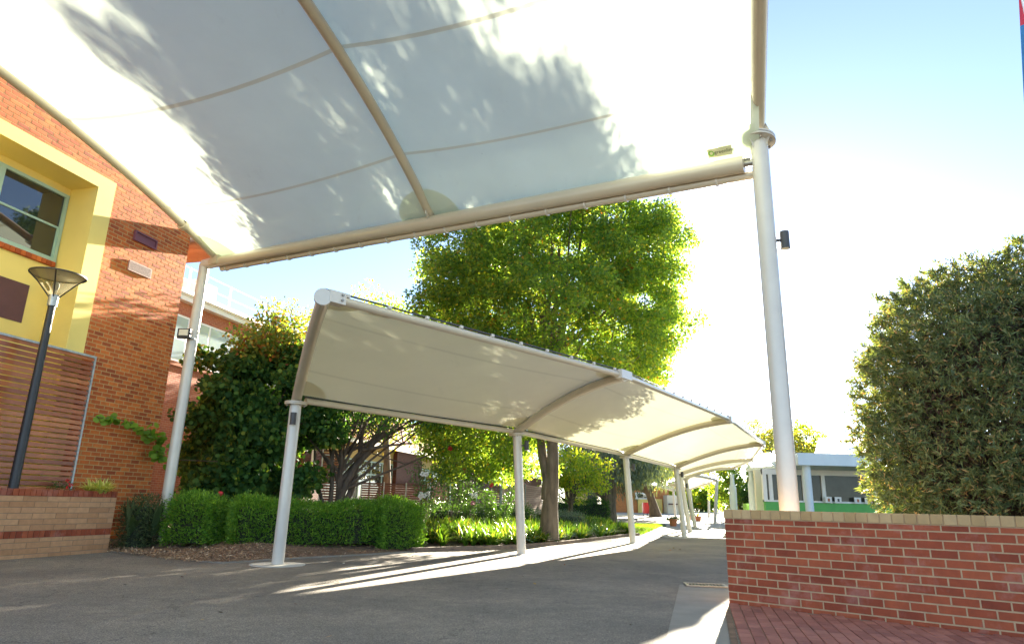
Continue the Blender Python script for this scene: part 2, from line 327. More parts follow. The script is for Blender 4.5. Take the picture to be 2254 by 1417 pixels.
# ------------------------------------------------------------------ foliage
SHAPES = {'diamond': [(0, 0), (.42, .5), (1, 0), (.42, -.5)], 'round': [(0, 0), (.12, .42), (.5, .55), (.88, .36), (1, 0), (.88, -.36), (.5, -.55), (.12, -.42)][::1],
          'lance': [(0, 0), (.35, .5), (1, 0), (.35, -.5)], 'star': [(0, 0), (.25, .55), (.45, .2), (1, 0), (.45, -.2), (.25, -.55)], 'hex': [(0, 0), (.3, .5), (.75, .42), (1, 0), (.75, -.42), (.3, -.5)]}
def unit(v): return v/np.maximum(np.linalg.norm(v, axis=-1, keepdims=True), 1e-9)
def leaves(name, P, D, L, Wd, mat, parent=None, shape='diamond', Nn=None, loc=None):
    n = len(P); sh = np.array(SHAPES[shape]); k = len(sh)
    D = unit(D); Nn = unit(rng.normal(size=(n, 3))) if Nn is None else Nn
    Wv = unit(np.cross(D, Nn)); L = np.broadcast_to(np.asarray(L, float), (n,))[:, None]; Wd = np.broadcast_to(np.asarray(Wd, float), (n,))[:, None]
    V = np.empty((n, k, 3))
    for i, (a, b) in enumerate(sh): V[:, i] = P+D*L*a+Wv*Wd*b
    V = V.reshape(-1, 3)
    if parent: V = V-np.array(cum(parent).translation)
    if loc is not None: V = V-np.array(loc)
    me = bpy.data.meshes.new(name); me.vertices.add(n*k); me.vertices.foreach_set('co', V.ravel())
    me.loops.add(n*k); me.loops.foreach_set('vertex_index', np.arange(n*k, dtype=np.int32))
    me.polygons.add(n); me.polygons.foreach_set('loop_start', np.arange(0, n*k, k, dtype=np.int32)); me.polygons.foreach_set('loop_total', np.full(n, k, dtype=np.int32))
    me.update(calc_edges=True)
    o = link(name, me, mat, parent)
    if loc is not None: o.location = loc
    return o
def clumps(C, rad, per, flat=.7, spread=1.):
    """leaf positions and directions about clump centres"""
    n = len(C)*per; c = np.repeat(C, per, 0); rr = np.repeat(np.broadcast_to(np.asarray(rad, float), (len(C),)), per)[:, None]
    d = unit(rng.normal(size=(n, 3))); q = rng.random((n, 1))**.45
    P = c+d*rr*q*np.array([1, 1, flat]); D = unit(d*1.+rng.normal(size=(n, 3))*.8*spread+np.array([0, 0, -.25]))
    return P, D
def blob_centres(n, centre, radii, shell=.5, zlo=-1, wob=.18, seed=0):
    r2 = np.random.default_rng(seed); d = unit(r2.normal(size=(n, 3)))
    d = d[d[:, 2] > zlo]; q = shell+(1-shell)*r2.random((len(d), 1))**.6
    ph = r2.random(6)*6.28; az = np.arctan2(d[:, 1], d[:, 0]); el = d[:, 2]
    wb = 1+wob*(np.sin(3*az+ph[0]+4*el)+np.sin(5*az+ph[1]-6*el)+.8*np.sin(9*az+ph[2]+9*el))/2
    return np.array(centre)+d*q*wb[:, None]*np.array(radii)
def limb(mb, a, b, r0, r1, bend=.15, n=6, seed=0):
    rr = random.Random(seed); a = Vector(a); b = Vector(b); L = (b-a).length
    off = Vector((rr.uniform(-1, 1), rr.uniform(-1, 1), rr.uniform(-.3, .6)))*L*bend
    pts = []; rs = []
    for i in range(n+1):
        t = i/n; pts.append(a.lerp(b, t)+off*math.sin(math.pi*t)+Vector((rr.uniform(-1, 1), rr.uniform(-1, 1), 0))*L*.012); rs.append(r0+(r1-r0)*t**.8)
    mb.tube(pts, rs, 9); return pts
def tree(name, label, cat, base, trunk_top, r0, centres, leaf_mat, per, crad, lsize, shape='diamond', bark='bark', nlimb=14, group=None, width=.6, extra=None, flat=.7):
    t = thing(name, label, cat, base, 0, group)
    mb = MB(); b = Vector(base); top = Vector(trunk_top)
    pts = []; rs = []
    for i in range(9):
        q = i/8; pts.append(b.lerp(top, q)+Vector((math.sin(q*5+r0)*.1, math.cos(q*4)*.08, -.15 if i == 0 else 0))*min(1, q*4 or 1)); rs.append(r0*(1.45 if i == 0 else 1.1 if i == 1 else 1-.5*q))
    mb.tube(pts, rs, 14)
    rr = random.Random(len(centres)); idx = rr.sample(range(len(centres)), min(nlimb, len(centres)))
    for k, i in enumerate(idx):
        c = Vector(centres[i]); st = pts[rr.choice([4, 5, 6, 7, 8])]
        if c.z < st.z: st = pts[4]
        mid = limb(mb, st, c, r0*.42, r0*.07, .1, seed=k)
        for j in range(2):
            c2 = Vector(centres[rr.choice(range(len(centres)))])
            if (c2-mid[3]).length < (c-st).length: limb(mb, mid[3], c2, r0*.18, r0*.04, .1, 4, seed=k*3+j)
    if extra: limb(mb, *extra)
    mb.build('trunk', MAT[bark], t, smooth=True)
    P, D = clumps(np.array(centres), crad, per, flat)
    n = len(P); leaves('crown', P, D, lsize*rng.uniform(.7, 1.25, n), lsize*width*rng.uniform(.8, 1.2, n), leaf_mat, t, shape)
    return t
def box_foliage(name, label, cat, poly_path, width, z0, z1, leaf_mat, dens, L, Wd, jitter=.06, shape='diamond', group=None, endround=.25, bulge=None):
    """clipped hedge: leaves over the surface of a rounded body along a path, solid core inside, coloured dark for the shade between leaves"""
    pts = [Vector((*p, 0)) for p in poly_path]; base = (pts[0].x, pts[0].y, z0)
    t = thing(name, label, cat, base, 0, group)
    seg = [(pts[i+1]-pts[i]).length for i in range(len(pts)-1)]; tot = sum(seg)
    def frame(s):
        s = max(0, min(tot-1e-6, s)); i = 0
        while s > seg[i]: s -= seg[i]; i += 1
        d = (pts[i+1]-pts[i]).normalized(); return pts[i]+d*s, d, Vector((d.y, -d.x, 0))
    H = z1-z0; per = 2*H+width
    def shell(s, a, q):  # a around the section 0..1, q scale toward the middle
        c, d, nrm = frame(s); e = min(s, tot-s); wv = width*.5*(1-endround*max(0, 1-e/.35)**2)
        hh = H*(1+.05*math.sin(s*2.1+1)+.04*math.sin(s*5.3)); 
        if bulge: hh *= bulge(s/tot)
        per_ = 2*hh+2*wv; l = a*per_
        if l < hh: x0_, z0_ = wv, l
        elif l < hh+2*wv: x0_, z0_ = wv-(l-hh), hh
        else: x0_, z0_ = -wv, per_-l
        k_ = (abs(x0_/wv)**5+(z0_/hh)**5)**.2; x = x0_/k_*(1+.04*math.sin(s*3.7+a*9)+.03*math.sin(s*9+a*17)); z = z0_/k_
        ang = math.atan2(z/hh if z > hh*.6 else .15, x/wv)
        return c+nrm*x*q+Vector((0, 0, z0+.02+z*q)), (nrm*math.cos(ang)+Vector((0, 0, math.sin(ang))))
    n = int(dens*per*tot); S = rng.random(n)*tot; A = rng.random(n); P = np.empty((n, 3)); D = np.empty((n, 3))
    for i in range(n):
        p, nn = shell(S[i], A[i], 1-abs(rng.normal())*.05); P[i] = p; D[i] = nn
    ne = int(dens*H*width*1.3)
    for end, sgn in ((0, -1), (tot, 1)):
        c, d, nrm = frame(end)
        E = np.array([[*(c+nrm*rng.uniform(-.46, .46)*width+d*sgn*rng.uniform(-.05, .03))[:2], z0+rng.uniform(0, .95)*H] for _ in range(ne)])
        P = np.vstack([P, E]); D = np.vstack([D, np.tile(np.array([*(d*sgn)]), (ne, 1))])
    n = len(P); P = P+rng.normal(size=(n, 3))*jitter; D = unit(D)*.9+rng.normal(size=(n, 3))*.55+np.array([0, 0, .25])
    leaves('foliage', P, D, L*rng.uniform(.6, 1.3, n), Wd*rng.uniform(.8, 1.2, n), leaf_mat, t, shape)
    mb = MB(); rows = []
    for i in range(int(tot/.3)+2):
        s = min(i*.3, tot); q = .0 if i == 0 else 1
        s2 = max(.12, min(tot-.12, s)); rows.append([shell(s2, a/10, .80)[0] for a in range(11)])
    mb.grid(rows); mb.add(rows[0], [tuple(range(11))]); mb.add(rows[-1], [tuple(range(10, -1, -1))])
    mb.build('branches', MAT['core'], t, smooth=True)  # closed body in the painted shade colour, so gaps between leaves look dark
    return t
def straps(name, bases, nleaf, Lr, wd, mat, parent=None, loc=None, arch=1., up=.9):
    """arching strap leaves in rosettes, three segments each"""
    n = len(bases)*nleaf; B = np.repeat(np.array(bases), nleaf, 0); az = rng.random(n)*6.283; L = rng.uniform(*Lr, n)
    out = np.stack([np.cos(az), np.sin(az), np.zeros(n)], 1); side = np.stack([-np.sin(az), np.cos(az), np.zeros(n)], 1)
    e = rng.uniform(.25, 1., n)*arch; B = B+out*.04*rng.random((n, 1))
    T = [0, .3, .62, 1.]; V = np.empty((n, 7, 3))
    for i, q in enumerate(T):
        ho = L*e*(q**1.25)*.62; ve = L*up*(q*1.15-q*q*.55*e*1.25); ww = wd*(.8, 1., .85, 0)[i]
        c = B+out*ho[:, None]; c[:, 2] += ve
        if i < 3: V[:, i] = c+side*ww/2; V[:, 6-i] = c-side*ww/2
        else: V[:, 3] = c
    # three faces per leaf
    F = np.array([[0, 1, 5, 6], [1, 2, 4, 5]]); tri = np.array([2, 3, 4])
    V = V.reshape(-1, 3)
    if parent: V = V-np.array(cum(parent).translation)
    if loc is not None: V = V-np.array(loc)
    off = (np.arange(n)*7)[:, None]; lv = np.concatenate([F[0]+off, F[1]+off, tri+off], 1).ravel().astype(np.int32)
    st = (np.arange(n)[:, None]*11+np.array([0, 4, 8])).ravel().astype(np.int32)
    me = bpy.data.meshes.new(name); me.vertices.add(len(V)); me.vertices.foreach_set('co', V.ravel()); me.loops.add(len(lv)); me.loops.foreach_set('vertex_index', lv)
    me.polygons.add(n*3); me.polygons.foreach_set('loop_start', st); me.polygons.foreach_set('loop_total', np.tile([4, 4, 3], n).astype(np.int32)); me.update(calc_edges=True)
    o = link(name, me, mat, parent, True)
    if loc is not None: o.location = loc
    return o

# ------------------------------------------------------------------ ground
def clipY(poly, y, below):
    out = []
    for i, a in enumerate(poly):
        b = poly[(i+1) % len(poly)]; ia = (a[1] <= y) == below; ib = (b[1] <= y) == below
        if ia: out.append(a)
        if ia != ib: t = (y-a[1])/(b[1]-a[1]); out.append((a[0]+(b[0]-a[0])*t, y))
    return out
def sheet(name, poly, lift, mat, thick=0):
    mb = MB(); poly = [(p[0], p[1]) for p in poly]
    for below in (True, False):
        q = clipY(poly, 28, below)
        if len(q) > 2:
            mb.add([(x, y, tz(y)+lift) for x, y in q], [tuple(range(len(q)))])
    if thick:
        n = len(poly)
        for i in range(n):
            a, b = poly[i], poly[(i+1) % n]; mb.add([(*a, tz(a[1])), (*b, tz(b[1])), (*b, tz(b[1])+lift), (*a, tz(a[1])+lift)], [(0, 1, 2, 3)])
    o = mb.build(name, mat); o['kind'] = 'structure'
    bm = o.data; return o
sheet('ground', [(-400, -60), (400, -60), (400, 500), (-400, 500)], 0, MAT['earth'])
edge = [(-7.96, 14.26), (-6.91, 13.9), (-5.9, 12.95), (-5.41, 12.6), (-4.96, 12.42), (-4.6, 12.95), (-4.3, 13.5), (-3.76, 14.14), (-2.15, 16.32), (.29, 18.59), (1.86, 21.4), (3.2, 24.4), (4.94, 28.2), (5.51, 29.07)]
sheet('asphalt', [(-12, -8), (-12, 8), (-8.9, 10.7), (-8.02, 14.2)]+edge+[(6.3, 27.9), (7.0, 27.3), (7.6, 27.6), (9.3, 29.9), (11, 29.9), (11, -8)], .004, MAT['asphalt'])
sheet('path', [(6.3, 27.9), (6.5, 27.3), (7.0, 26.9), (7.6, 27.2), (9.3, 29.5), (12, 30.5), (20, 45), (26, 58), (34, 75), (28, 100), (8, 75), (4, 63), (10, 57), (10.6, 50), (10.1, 44.7), (8.9, 39), (6.5, 30.5), (6.0, 28.7)], .012, MAT['path'])
sheet('lawn', [(5.51, 29.07), (6.0, 28.7), (6.5, 30.5), (8.9, 39), (9.2, 42), (5, 40), (3.5, 33)], .02, MAT['lawn'])
# mulch bed, mounded toward the back
EA = [np.array(p) for p in [(-8.3, 14.0)]+edge]
def edist(x, y):
    q = np.array([x, y]); d = 1e9
    for a, b in zip(EA[:-1], EA[1:]):
        t = np.clip((q-a)@(b-a)/((b-a)@(b-a)), 0, 1); d = min(d, float(np.linalg.norm(q-a-t*(b-a))))
    return d
def bz(x, y):
    d = min(1, edist(x, y)/2.6); return tz(y)+.02+.26*d*d*(3-2*d)
bed = MB(); rows = []
full = [(-9.5, 12.6), (-8.3, 14.0)]+edge
for i in range(len(full)-1):
    for k in range(4):
        t = k/4; rows.append((full[i][0]*(1-t)+full[i+1][0]*t, full[i][1]*(1-t)+full[i+1][1]*t))
rows.append(full[-1])
Pg = []
for (x, y) in rows:
    r = []
    for q in (0, .12, .3, .6, 1, 1.5, 2, 2.6, 3.4, 5, 8, 14, 30):
        X, Y = x-.78*q, y+.62*q; r.append((X, Y, (tz(Y)+.008 if q == 0 else bz(X, Y)+.012*math.sin(X*7)*math.sin(Y*9))))
    Pg.append(r)
bed.grid(Pg); tag(bed.build('garden_bed', MAT['soil'], smooth=True), kind='structure')
# kerbs
kb = MB()
def kerb(path, wdt, h, name, mat):
    mb = MB(); Lr = []; Rr = []
    for i, p in enumerate(path):
        a = path[max(i-1, 0)]; b = path[min(i+1, len(path)-1)]; d = np.array([b[0]-a[0], b[1]-a[1]]); d /= np.linalg.norm(d); nn = np.array([-d[1], d[0]])
        q = np.array(p[:2]); o1 = q+nn*wdt; z = tz(p[1]); Lr.append([(*q, z-.02), (*q, z+h), (*o1, z+h), (*o1, z-.02)])
    mb.grid(Lr); o = mb.build(name, mat); o['kind'] = 'structure'; return o
kerb(edge[0:9], .16, .022, 'kerb', MAT['concrete']); kerb(edge[8:], .12, .10, 'bed_edging', pbr('weathered edging', (.20, .145, .105), .95, .3, 5, .4, 40))
# mulch chips
n = 15000; q = rng.random((n, 2)); P = np.empty((n, 3)); k = 0
while k < n:
    i = rng.integers(0, len(rows)-14); a = rng.random()**1.3*3.2
    x = rows[i][0]-.78*a+rng.normal()*.15; y = rows[i][1]+.62*a+rng.normal()*.15
    if a < .14: continue
    P[k] = (x, y, bz(x, y)+.012+rng.random()*.012); k += 1
D = rng.normal(size=(n, 3)); D[:, 2] *= .22; Nn = np.array([0, 0, 1])+rng.normal(size=(n, 3))*.35
tag(leaves('mulch', P, D, rng.uniform(.03, .11, n), rng.uniform(.008, .025, n), MAT['mulch'], Nn=unit(Nn)), 'brown bark mulch chips spread over the bed in front of the hedges', 'mulch', kind='stuff')
# concrete strip and paving beside the red wall
A, B = (2.73, 8.74), (4.84, 6.77)                            # red wall line
WD = np.array([B[0]-A[0], B[1]-A[1]]); WL = float(np.linalg.norm(WD)); WD /= WL; WN = np.array([WD[1], -WD[0]])  # WN towards the camera
if WN[1] > 0: WN = -WN
c0 = np.array(A)
sheet('concrete_apron', [(1.0, 5.2), (1.36, 6.16), (2.62, 10.75), (3.9, 11.3), (4.2, 9.6), tuple(c0+WD*.4-WN*.1), tuple(c0-WD*.07+WN*.02), (1.93, 6.23), (1.2, 3.5), (.5, 3.5)], .008, MAT['concrete'])
sheet('joint_strip', [(2.62, 8.62), (2.68, 8.62), (2.0, 6.23), (1.25, 3.5), (1.19, 3.5), (1.94, 6.23)], .012, MAT['soil'])
pv = MB(); pvd = np.array([2.66-1.25, 8.6-3.5]); pvd /= np.linalg.norm(pvd); pvn = np.array([pvd[1], -pvd[0]]); o0 = np.array([1.27, 3.5])
for j in range(48):
    for i in range(40):
        u0 = j*.118-.0; v0 = i*.236+(.118 if j % 2 else 0)-1.2
        cc = o0+pvd*(v0+.11)+pvn*(u0+.055)
        if (cc-c0)@WN < .055 : continue
        if (cc-o0)@pvn < .04 or (cc-c0)@WD > 3.6 or cc[1] < 3.2: continue
        z = .022+rng.random()*.004
        vs = [o0+pvd*(v0+a*.228)+pvn*(u0+b*.11) for a, b in ((0, 0), (1, 0), (1, 1), (0, 1))]; e = .005
        vi = [o0+pvd*(v0+e+a*(.228-2*e))+pvn*(u0+e+b*(.11-2*e)) for a, b in ((0, 0), (1, 0), (1, 1), (0, 1))]
        pv.add([(*v, .0) for v in vs]+[(*v, z-.004) for v in vs]+[(*v, z) for v in vi], [(0, 1, 5, 4), (1, 2, 6, 5), (2, 3, 7, 6), (3, 0, 4, 7), (4, 5, 9, 8), (5, 6, 10, 9), (6, 7, 11, 10), (7, 4, 8, 11), (8, 9, 10, 11)])
tag(pv.build('brick_paving', MAT['paver']), kind='structure')
sheet('paving_bedding', [tuple(o0+pvn*.03), tuple(c0+WN*.0+pvn*.05), tuple(c0+WD*4), (5.6, 2), (1.3, 2)], .010, MAT['mortar3'])

# ------------------------------------------------------------------ brick walls from single bricks
def brick_wall(mb, x0, x1, z0, z1, y, bl=.23, bh=.076, j=.01, depth=.02, holes=(), off=.5, jit=.0015, soldier=False, m=0, seed=1):
    """face bricks in the local x-z plane, faces toward -y"""
    rr = random.Random(seed); row = 0; z = z0
    while z < z1-.02:
        h = min(bh, z1-z); x = x0-(bl+j)*(off if row % 2 else 0)
        while x < x1:
            a, b = max(x, x0), min(x+bl, x1); x += bl+j
            if b-a < .03: continue
            ok = True
            for (ha, hb, hz0, hz1) in holes:
                if hz0-.01 < z+h*.5 < hz1+.01:
                    if a >= ha-.005 and b <= hb+.005: ok = False; break
                    if a < ha < b: b = ha
                    elif a < hb < b: a = hb
            if not ok or b-a < .03: continue
            e = .003; yy = y-depth+rr.uniform(-jit, jit); q = [(a, z), (b, z), (b, z+h), (a, z+h)]; qi = [(a+e, z+e), (b-e, z+e), (b-e, z+h-e), (a+e, z+h-e)]
            mb.add([(u, y, v) for u, v in q]+[(u, yy+e, v) for u, v in q]+[(u, yy, v) for u, v in qi],
                   [(0, 1, 5, 4), (1, 2, 6, 5), (2, 3, 7, 6), (3, 0, 4, 7), (4, 5, 9, 8), (5, 6, 10, 9), (6, 7, 11, 10), (7, 4, 8, 11), (8, 9, 10, 11)], m)
        z += bh+j; row += 1
    return mb
# red wall: local x along WD, local y away from the camera
ang = math.atan2(WD[1], WD[0])
rw = thing('brick_wall', 'low red brick wall with tan capping bricks in the right foreground', 'brick wall', (A[0], A[1], 0), ang)
mb = MB(); brick_wall(mb, 0, 4.6, -.02, 1.0, 0, bl=.2335, bh=.0740, j=.0140, depth=.003, seed=3)
e_ = MB(); brick_wall(e_, -.21, 0, -.02, 1.0, 0, bl=.11, bh=.0740, j=.0140, depth=.003, seed=4)   # the near end
e_.xf(Matrix.Rotation(R(-90), 4, 'Z')); mb.add(e_.v, e_.f)
mb.build('red_bricks', MAT['red_brick'], rw, local=True)
MB().box(.0, 4.6, 0, .21, -.1, 1.0).build('mortar_core', MAT['mortar'], rw, local=True)
mb = MB(); x = -.008
while x < 4.6: mb.bbox(x, x+.112, -.012, .225, 1.008, 1.112, .004); x += .1195
mb.build('capping', MAT['cap_brick'], rw, local=True)
MB().box(.0, 4.59, -.002, .214, 1.0, 1.1).build('capping_mortar', MAT['mortar'], rw, local=True)
# planter wall
PA, PB = np.array([-8.04, 14.27]), np.array([-8.61, 12.09]); PD = PA-PB; PD /= np.linalg.norm(PD)
pw = thing('planter_wall', 'low tan brick planter wall with red soldier courses at the left edge', 'brick wall', (PA[0], PA[1], 0), math.atan2(PD[1], PD[0]))
mb = MB(); brick_wall(mb, -9, 0, -.03, .34, 0, bl=.47, bh=.091, j=.009, depth=.006, seed=5)
brick_wall(mb, -9, 0, .47, 1.06, 0, bl=.47, bh=.091, j=.009, depth=.006, seed=6)
for z0, z1, dp, bl in ((.345, .462, .01, .102), (1.065, 1.18, .014, .102)): brick_wall(mb, -9, 0, z0, z1, 0, bl=bl, bh=z1-z0, j=.010, depth=dp, m=1, seed=8)
x = -9
while x < 0: mb.bbox(x, min(x+.102, .0), 0, .23, 1.075, 1.181, .003, 1); x += .112
ee = MB(); brick_wall(ee, 0, .23, -.03, 1.06, 0, bl=.19, bh=.091, j=.009, depth=.006, seed=9); ee.xf(Matrix.Rotation(R(90), 4, 'Z')); mb.add(ee.v, ee.f)
mb.build('face_bricks', [MAT['tan_brick'], MAT['red_brick']], pw, local=True)
MB().box(-9, -.001, .001, .23, -.1, 1.07).build('mortar_core', MAT['mortar3'], pw, local=True)

# ------------------------------------------------------------------ brick building, left
FO = (-8.44, 16.3); FANG = math.atan2(FD[1], FD[0])
bd = thing('brick_building', 'orange brick school building with deep yellow framed window bay', 'building', (FO[0], FO[1], 0), FANG)
BX0, BX1, BZ0, BZ1 = -6.4, -2.48, 1.0, 7.93        # bay outer; inner opening to -2.91, 7.64
mb = MB(); brick_wall(mb, -11, 0, 0, 12.5, 0, bl=.230, bh=.0755, j=.0155, depth=.002, holes=[(BX0, BX1, -1, BZ1)], seed=11)
e2 = MB(); brick_wall(e2, 0, 6, 0, 7.5, 0, bl=.230, bh=.0755, j=.0155, depth=.002, seed=12); e2.xf(Matrix.Rotation(R(90), 4, 'Z')); mb.add(e2.v, e2.f)
mb.build('brickwork', MAT['facade_brick'], bd, local=True)
mb = MB(); mb.box(-11, BX0, .001, 6, 0, 12.5); mb.box(BX1, -.001, .001, 6, 0, 12.5); mb.box(BX0, BX1, .001, 6, BZ1, 12.5); mb.box(BX0, BX1, 1.2, 6, 0, BZ1)
mb.build('mortar_core', MAT['mortar2'], bd, local=True)
wy = .72
mb = MB(); mb.box(-2.91, BX1, -.03, wy+.2, 0, BZ1); mb.box(BX0, -5.97, -.03, wy+.2, 0, BZ1); mb.box(-5.97, -2.91, -.03, wy+.2, 7.64, BZ1)
mb.build('bay_frame', MAT['yellow'], bd, local=True)
def fp(px, py, off): return onplane(px, py, FO, FD, off)
wtr = fp(148, 433, wy); wbr = fp(115, 577, wy)
wx1 = -2.93; wz1 = wtr[1]+.03; wz0 = wbr[1]
mb = MB(); mb.box(-5.97, -2.912, wy, wy+.18, 0, wz0-.11); mb.box(-5.97, -2.912, wy, wy+.18, wz1, 7.64); mb.build('bay_back', MAT['yellow'], bd, local=True)
wn = thing('window', None, None); wn.parent = bd; CUM[wn.name] = cum(bd)
wn2 = MB(); X0 = -5.96
for (a, b) in ((X0, X0+.07), (wx1-.07, wx1-.0), (-4.5, -4.38)): wn2.box(a, b, wy-.02, wy+.06, wz0, wz1)
wn2.box(X0, wx1, wy-.024, wy+.06, wz1-.07, wz1-.001); wn2.box(X0, wx1, wy-.028, wy+.06, wz0, wz0+.07)
zm = (wz0+wz1)/2-.03
for (a, b) in ((X0+.07, -4.5), (-4.38, wx1-.07)):
    wn2.box(a, b, wy+.005, wy+.05, zm, zm+.045); wn2.box(a, a+.035, wy+.01, wy+.05, wz0+.07, zm); wn2.box(b-.035, b, wy+.01, wy+.05, wz0+.07, zm); wn2.box(a, b, wy+.012, wy+.05, wz0+.07, wz0+.105)
wn2.build('frame', MAT['sea'], wn, local=True)
MB().box(X0+.05, wx1-.05, wy+.03, wy+.036, wz0+.05, wz1-.05).build('pane', MAT['glass'], wn, local=True)
mb = MB(); x = -5.97
while x < -2.99: mb.bbox(x, min(x+.105, -2.96), wy-.07, wy+.05, wz0-.105, wz0-.003, .004); x += .117
mb.build('sill', MAT['facade_brick'], bd, local=True)
MB().box(-5.6, -3.37, wy-.012, wy, 4.45, 5.25).build('panel', MAT['maroon'], bd, local=True)
for (za, zb, nm, mt, mi) in ((6.86, 7.10, 'vent', MAT['purple'], MAT['dark']), (6.12, 6.36, 'vent', MAT['terra'], MAT['grout'])):
    v = MB(); x0, x1 = -1.76, -1.08
    if nm == 'vent' and za > 6.5:
        v.box(x0, x1, -.07, -.006, za, za+.035); v.box(x0, x1, -.07, -.006, zb-.035, zb); v.box(x0, x0+.035, -.069, -.006, za+.035, zb-.035); v.box(x1-.035, x1, -.069, -.006, za+.035, zb-.035)
        o = v.build('vent', mt, bd, local=True); MB().box(x0+.03, x1-.03, -.03, -.007, za+.03, zb-.03).build('mesh_panel', MAT['purple'], o, local=True)
    else:
        v.box(x0, x1, -.045, -.006, za, zb); o = v.build('vent', MAT['grout'], bd, local=True)
        h = MB()
        for a in range(26):
            for b in range(9): xx = x0+.03+a*.0245; zz = za+.025+b*.0225; h.box(xx, xx+.011, -.047, -.044, zz, zz+.011)
        h.build('holes', MAT['dark'], o, local=True)
mb = MB(); 
for k in range(14):
    x = .02+k*.1; mb.box(x, x+.082, -.55, 6, 7.52, 7.56)
mb.build('soffit', MAT['soffit'], bd, local=True)
MB().box(.0, 1.42, -.6, 6, 7.57, 7.8).build('eave', MAT['cream'], bd, local=True)
# screen of timber slats in front of the bay
so_ = -.15; sx1 = -2.27
scn = thing('slat_screen', 'tall stained timber slat screen in a galvanised frame before the yellow bay', 'screen', (FO[0], FO[1], 0), FANG)
mb = MB(); z = 1.05; k = 0
while z < 3.87: mb.bbox(-8.2, sx1-.03, so_, so_+.022, z, z+.077, .003); z += .1035; k += 1
mb.build('slats', MAT['timber'], scn, local=True)
mb = MB(); mb.box(sx1-.03, sx1+.01, so_-.02, so_+.05, .2, 3.955); mb.box(-8.2, sx1+.01, so_-.022, so_+.052, 3.915, 3.957)
for xx in (-5.6,): mb.box(xx, xx+.05, so_+.023, so_+.07, .2, 3.86)
mb.build('frame', MAT['galv'], scn, local=True)

# street lamp
LX, LY = -8.90, 12.45
lp = thing('street_lamp', 'black post lamp with inverted cone glass head behind the tan planter wall', 'street lamp', (LX, LY, 0))
mb = MB(); mb.tube([(LX, LY, 0), (LX, LY, 2.6), (LX, LY, 4.66)], [.088, .078, .062], 20); mb.build('post', MAT['black'], lp, smooth=True)
mb = MB(); mb.tube([(LX, LY, 4.6), (LX, LY, 4.82)], .085, 20)
mb.build('collar', MAT['galv'], lp, smooth=True)
def rot_lathe(cx, cy, prof, n=28):
    return [[(cx+r*math.cos(2*math.pi*j/n), cy+r*math.sin(2*math.pi*j/n), z) for j in range(n+1)] for r, z in prof]
MB().grid(rot_lathe(LX, LY, [(.07, 4.8), (.16, 4.92), (.30, 5.07), (.46, 5.22)])).build('glass', MAT['lampglass'], lp, smooth=True)
cp_ = MB().grid(rot_lathe(LX, LY, [(.47, 5.212), (.49, 5.215), (.49, 5.235), (.40, 5.262), (.2, 5.28), (.02, 5.285)])).build('cap', MAT['dark'], lp, smooth=True); MB().grid(rot_lathe(LX, LY, [(.465, 5.226), (.02, 5.245)])).build('reflector', MAT['cream'], cp_, smooth=True)
for k in range(4):
    mb = MB(); a = 2*math.pi*k/4+.5; mb.tube([(LX+.08*math.cos(a), LY+.08*math.sin(a), 4.78), (LX+.31*math.cos(a), LY+.31*math.sin(a), 5.065), (LX+.48*math.cos(a), LY+.48*math.sin(a), 5.225)], .013, 8); mb.build('rib', MAT['black'], lp, smooth=True)
MB().sphere((LX, LY, 5.0), (.06, .06, .1)).build('bulb', MAT['white'], lp, smooth=True)

# ------------------------------------------------------------------ large canopy overhead
RD = lambda a: (math.sin(R(a)), math.cos(R(a)))
Lp = (-7.52, 15.5); Rp = (3.58, 8.8)
ribs3 = [((-7.18, 15.35, 6.68), 196, .33, .018), ((-1.6, 11.94, 6.42), 196, .38, .03), ((3.58, 8.8, 6.56), 198, .36, .02)]
def ribpt(rb, s, dz=0):
    S, a, p, q = rb; d = RD(a); return (S[0]+d[0]*s, S[1]+d[1]*s, S[2]+p*s-q*s*s+dz)
cn = thing('shade_canopy', 'large white fabric shade canopy arching overhead on two steel posts', 'shade canopy', (Rp[0], Rp[1], 0))
SM = 10.5; rows_s = sorted(set([i*.1 for i in range(11)]+[1+i*.2 for i in range(1, 17)]+[m+e for m in (1, 2, 3) for e in (-.016, .016)]))
rows_s = [p for p in rows_s if not (abs(p-round(p)) < 1e-6 and .5 < p < 3.5)]
mat_rows = [1 if abs((a+b)/2-round((a+b)/2)) < .005 and .5 < a < 3.5 else 0 for a, b in zip(rows_s[:-1], rows_s[1:])]
S1, SL = (1.75, 1.45, .8), (2.65, 2.25, 2.2)       # where the seams cross each rib
def sp_(k, p): return -.12+(S1[k]+.12)*p if p < 1 else S1[k]+(p-1)*SL[k]
def memb(k, u, p):
    sa, sb = sp_(k, p), sp_(k+1, p); s = sa*(1-u)+sb*u
    a = Vector(ribpt(ribs3[k], sa, .07)); b = Vector(ribpt(ribs3[k+1], sb, .07)); v = a.lerp(b, u)
    v.z -= .30*4*u*(1-u)*min(1, max(0, s)/2.5)
    q = max(0, min(1, (v.x+7.45)/10.85)); t = max(0, min(1, 1-(s+.12)/1.1))**1.5; v.z += (6.62-.59*q+.132-v.z)*t; return v
for k in (0, 1):
    mb = MB(); Pg = []
    for i in range(13):
        u = i/12; row = []
        for s in rows_s:
            row.append(memb(k, u, s))
        Pg.append(row)
    mb.grid(Pg, mat_rows); mb.build('fabric', [MAT['sheet'], MAT['seam']], cn, smooth=False).data.polygons.foreach_set('use_smooth', [True]*(12*(len(rows_s)-1)))
for k, rb in enumerate(ribs3):
    st = (.0, .1, .55)[k] if k != 0 else 0
    MB().tube([ribpt(rb, s) for s in np.linspace(0, SM, 26)], (.085, .085, .105)[k], 18).build('rib', MAT['steel'], cn, smooth=True)
